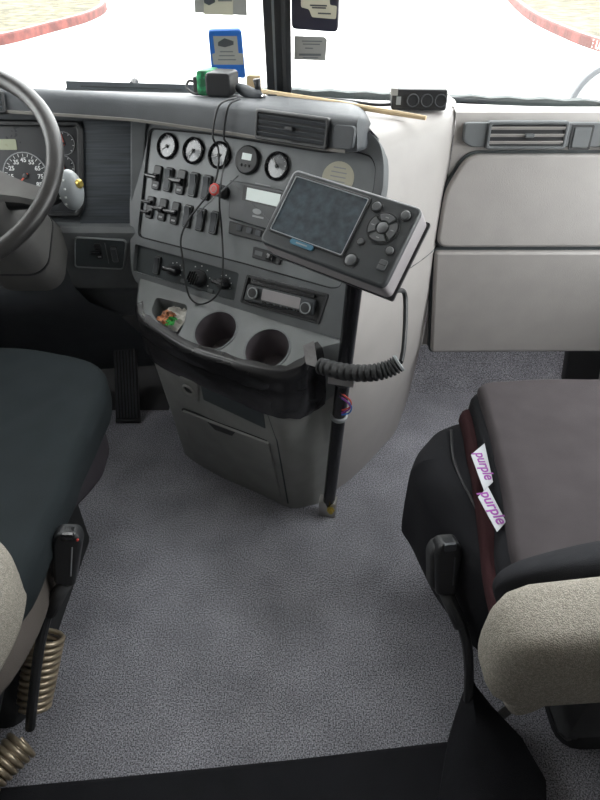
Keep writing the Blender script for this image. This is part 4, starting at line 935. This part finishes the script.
obj('slip_cover', cushion([(0.225, 0.885), (0.262, 0.955), (0.31, 1.0), (0.40, 1.03), (0.66, 1.04), (0.95, 1.02), (0.98, 0.7), (0.95, 0.48), (0.62, 0.46), (0.42, 0.52), (0.325, 0.60), (0.278, 0.70), (0.245, 0.80)], 0.21, 0.47, 0.06, 0.010, 5), 'cloth_black', PS, None, 80, 1)
obj('slip_cover_seam', MB().tube(smooth_path([V((0.318, 0.955, 0.474)), V((0.305, 0.85, 0.474)), V((0.325, 0.72, 0.472)), V((0.352, 0.62, 0.468))], 6), 0.003, 6), 'black', PS)
obj('seat_base', MB().prism(Frame((0.70, 0.74, 0), (1, 0, 0), (0, 1, 0)), rrect(0.36, 0.44, 0.04), 0.0, 0.24, 0.02), 'black_matte', PS)
# folded back: woven block across the rear of the seat
BK = Frame((0.246, 0.405, 0.58), (0.99, 0.10, 0.0), (0, 0, 1))
secs = []
for x, hw, hz in ((-0.011, 0.002, 0.004), (-0.0105, 0.016, 0.03), (-0.006, 0.028, 0.052), (0.002, 0.038, 0.066), (0.02, 0.049, 0.076), (0.05, 0.054, 0.082), (0.2, 0.056, 0.086), (0.45, 0.056, 0.088), (0.74, 0.055, 0.086)):
    sec = []
    for k in range(28):
        t = 2*math.pi*k/28; c, s_ = math.cos(t), math.sin(t); e = 0.5
        yy = math.copysign(abs(c)**e, c)*hw; zz = math.copysign(abs(s_)**e, s_)*hz
        p = BK.P(x, zz, -yy); sec.append(p + noise.noise_vector(p*14)*0.004)
    secs.append(sec)
obj('backrest', MB().loft(secs), 'weave', PS, None, 80)
sec = []
for x, kx in ((0.03, 0.1), (0.034, 0.5), (0.045, 0.8), (0.07, 1), (0.12, 1), (0.18, 1), (0.25, 1), (0.38, 1), (0.5, 1), (0.75, 1)):
    sec.append([BK.P(x, z*kx + (0.02*math.sin(x*9)), -0.08+(y+0.08)*kx) + noise.noise_vector(V((x*8, y*30, z*20)))*0.006 for y, z in ((-0.05, 0.05), (-0.075, 0.06), (-0.10 - x*0.12, 0.03), (-0.12 - x*0.12, -0.02), (-0.08 - x*0.1, -0.05), (-0.05, -0.045))])
obj('back_cover', MB().loft(sec), 'cloth_black', PS, None, 80, 2)
obj('back_frame', MB().box(Frame((0.62, 0.43, 0.43), (1, 0.05, 0), (0, 0, 1)), -0.24, 0.38, -0.06, 0.07, -0.05, 0.04, 0.02), 'black_matte', PS)
obj('hinge_arm', MB().box(Frame((0.405, 0.53, 0.18), (1, 0, 0), (0, -0.25, 1)), -0.012, 0.012, -0.16, 0.20, -0.003, 0.003), 'steel', PS)
obj('recliner_lever', MB().tube(smooth_path([V((0.46, 0.52, 0.20)), V((0.50, 0.50, 0.12)), V((0.54, 0.52, 0.14)), V((0.60, 0.50, 0.10))], 5), 0.014, 8), 'black', PS)
obj('woven_flap', cushion([(0.28, 0.42), (0.33, 0.44), (0.36, 0.41), (0.30, 0.385)], 0.44, 0.49, 0.01), 'weave', PS, None, 80)
# gel cushion lying on the passenger seat
GP = thing('seat_cushion', (0.66, 0.75, 0.47), 'brownish grey seat cushion with maroon side and white tags on passenger seat', 'cushion')
out = [(0.372, 1.000), (0.42, 1.022), (0.65, 1.03), (0.92, 1.02), (0.95, 0.75), (0.92, 0.49), (0.62, 0.46), (0.36, 0.47), (0.325, 0.56), (0.342, 0.68), (0.356, 0.80), (0.366, 0.90)]
obj('cushion_cover', cushion(out, 0.495, 0.558, 0.014, 0.0035, 8, 0.004), 'pad_brown', GP, None, 80)
side = [(x-0.018 if x < 0.5 else x, y) for x, y in out]
obj('cushion_side', cushion([(x-0.012 if x < 0.5 else x, y) for x, y in out], 0.478, 0.535, 0.018, 0.005, 13), 'cloth_black', GP, None, 80)
obj('maroon_base', cushion([(x-0.032 if x < 0.5 else x, y-0.012) for x, y in out], 0.462, 0.496, 0.012, 0.004, 11), 'cloth_maroon', GP, None, 80)
def tagp(px4, z, s):
    ps_ = [atZ(u, v, z) for u, v in px4]; o_ = (ps_[0]+ps_[1]+ps_[2]+ps_[3])/4
    h_ = (ps_[3]-ps_[0]); F = Frame(o_, h_.normalized(), (ps_[0]-ps_[1]).normalized()) 
    if F.n.z < 0: F = Frame(o_, h_.normalized(), (ps_[1]-ps_[0]).normalized())
    tilt = Matrix.Rotation(0, 4, 'X')
    pp = [((p-o_).dot(F.h), (p-o_).dot(F.w)) for p in ps_]
    tg = obj('tag', MB().prism(F, pp, -0.0006, 0.0006), 'tag_white', GP); tg['label'] = 'white fabric tag with purple lettering'
    obj('tag_lettering', text_mesh('purple', s, 'purple', 0.0003), None, tg, F.M(-0.002, 0.003, 0.0008))
tagp([(471, 455), (484.5, 443.5), (493, 482), (484, 490.5)], 0.535, 0.027)
tagp([(478, 497), (488, 487), (506, 522), (497, 532)], 0.537, 0.028)

# ------------------------------------------------------------------ seat belt buckles
def buckle(c, ax_, side_, stalk, label, mk):
    c = V(c); B = thing('seat_belt_buckle', stalk[-1], label, 'buckle')
    F = Frame(c, side_, ax_)
    obj('buckle_body', MB().prism(F, roundpoly([(-0.020, -0.052), (0.016, -0.056), (0.024, 0.040), (0.016, 0.056), (-0.018, 0.056), (-0.026, 0.035)], 0.009), -0.016, 0.016, 0.006, 3), 'black', B)
    obj('buckle_shell', MB().prism(F, roundpoly([(-0.028, -0.045), (0.010, -0.060), (0.012, 0.030), (-0.020, 0.050), (-0.032, 0.03)], 0.010), -0.022, 0.006, 0.006, 3), 'rubber', B)
    obj('release_button', MB().prism(F, rrect(0.022, 0.014, 0.003, 0.0, 0.049), -0.008, 0.0175, 0.002), 'black_gloss' if mk else 'dash_dark', B)
    if mk: obj('red_dot', MB().lathe(F.at(0.017, 0.045, 0.014), [(0.0025, -0.004), (0.0025, 0.003), (0.001, 0.004)], 8), 'red', B)
    obj('ridge', MB().box(F, 0.008, 0.010, -0.03, 0.03, 0.014, 0.018), 'grey_mark' if mk else 'dash_dark', B)
    obj('stalk', MB().tube(smooth_path([F.P(0, -0.05)]+[V(p) for p in stalk], 6), 0.0095, 10), 'black', B)
    m_ = V(stalk[0]).lerp(V(stalk[1]), 0.3); obj('stalk_sleeve', MB().tube([F.P(0, -0.05), m_], 0.0135, 10), 'rubber', B)
buckle(atZ(68, 556, 0.42), (0.16, 0.30, 0.9), (0.95, 0.1, -0.2), [atZ(52, 600, 0.34), atZ(40, 645, 0.26), atZ(34, 690, 0.18), atZ(30, 728, 0.09)], 'black seat belt buckle on a bent stalk beside the driver seat', True)
buckle(atZ(446, 566, 0.40), (-0.10, 0.28, 0.9), (0.95, 0.1, 0.0), [atZ(459, 618, 0.32), atZ(467, 645, 0.26), atZ(469, 675, 0.18), atZ(468, 700, 0.12)], 'black seat belt buckle on a thin stalk beside the passenger seat', False)
# ------------------------------------------------------------------ coiled air hoses beside the driver seat
def coil(p0, p1, r0, turns, label, wire=0.0055):
    p0, p1 = V(p0), V(p1); t = (p1-p0).normalized(); x = t.orthogonal().normalized(); y = t.cross(x); n = turns*14; pts = []
    for i in range(n+1):
        k = i/n; a = 2*math.pi*turns*k; pts.append(p0.lerp(p1, k)+(x*math.cos(a)+y*math.sin(a))*r0*(1-0.15*k))
    return tag(obj('coiled_hose', MB().tube(pts, wire, 7), 'bronze', None, None, 80), label, 'hose')
coil(atZ(46, 634, 0.19), atZ(34, 706, 0.085), 0.034, 11, 'bronze coiled air hose hanging under the driver armrest')
coil(atZ(24, 742, 0.06), atZ(-22, 790, 0.055), 0.030, 8, 'bronze coiled air hose lying on the carpet near the sill')

# ------------------------------------------------------------------ black sill and cloth boot at the sleeper edge
sl_ = []
for (u, v) in ((-140, 800), (0, 786), (150, 772), (300, 757), (445, 740), (480, 737)):
    a = atZ(u, v, 0.03); sl_.append([V((a.x, a.y, 0.0)), V((a.x, a.y-0.002, 0.026)), V((a.x, a.y-0.012, 0.034)), V((a.x, 0.10, 0.036)), V((a.x, 0.10, 0.0))])
tag(obj('sill_cover', MB().loft(sl_), 'cloth_black', None, None, 50), 'black carpeted sill strip at the edge of the sleeper', 'sill')
bt = []
for (pl_, pr_, zz) in (((463, 692), (474, 690), 0.135), ((456, 715), (492, 706), 0.115), ((448, 745), (522, 738), 0.085), ((440, 790), (546, 780), 0.05), ((436, 840), (548, 840), 0.036)):
    A_ = atZ(*pl_, zz*0.6+0.016); B_ = atZ(*pr_, zz*0.6+0.016); Mx = A_.lerp(B_, 0.35); Mx.z = zz+0.02
    bt.append([V((A_.x, A_.y, 0.001)), A_, A_.lerp(Mx, 0.5)+V((0, 0, 0.008)), Mx, Mx.lerp(B_, 0.5)+V((0, 0, 0.004)), B_, V((B_.x, B_.y, 0.001))])
tag(obj('belt_boot', MB().loft(bt), 'cloth_black', None, None, 50), 'black wedge shaped cloth boot round the passenger belt stalk', 'boot')
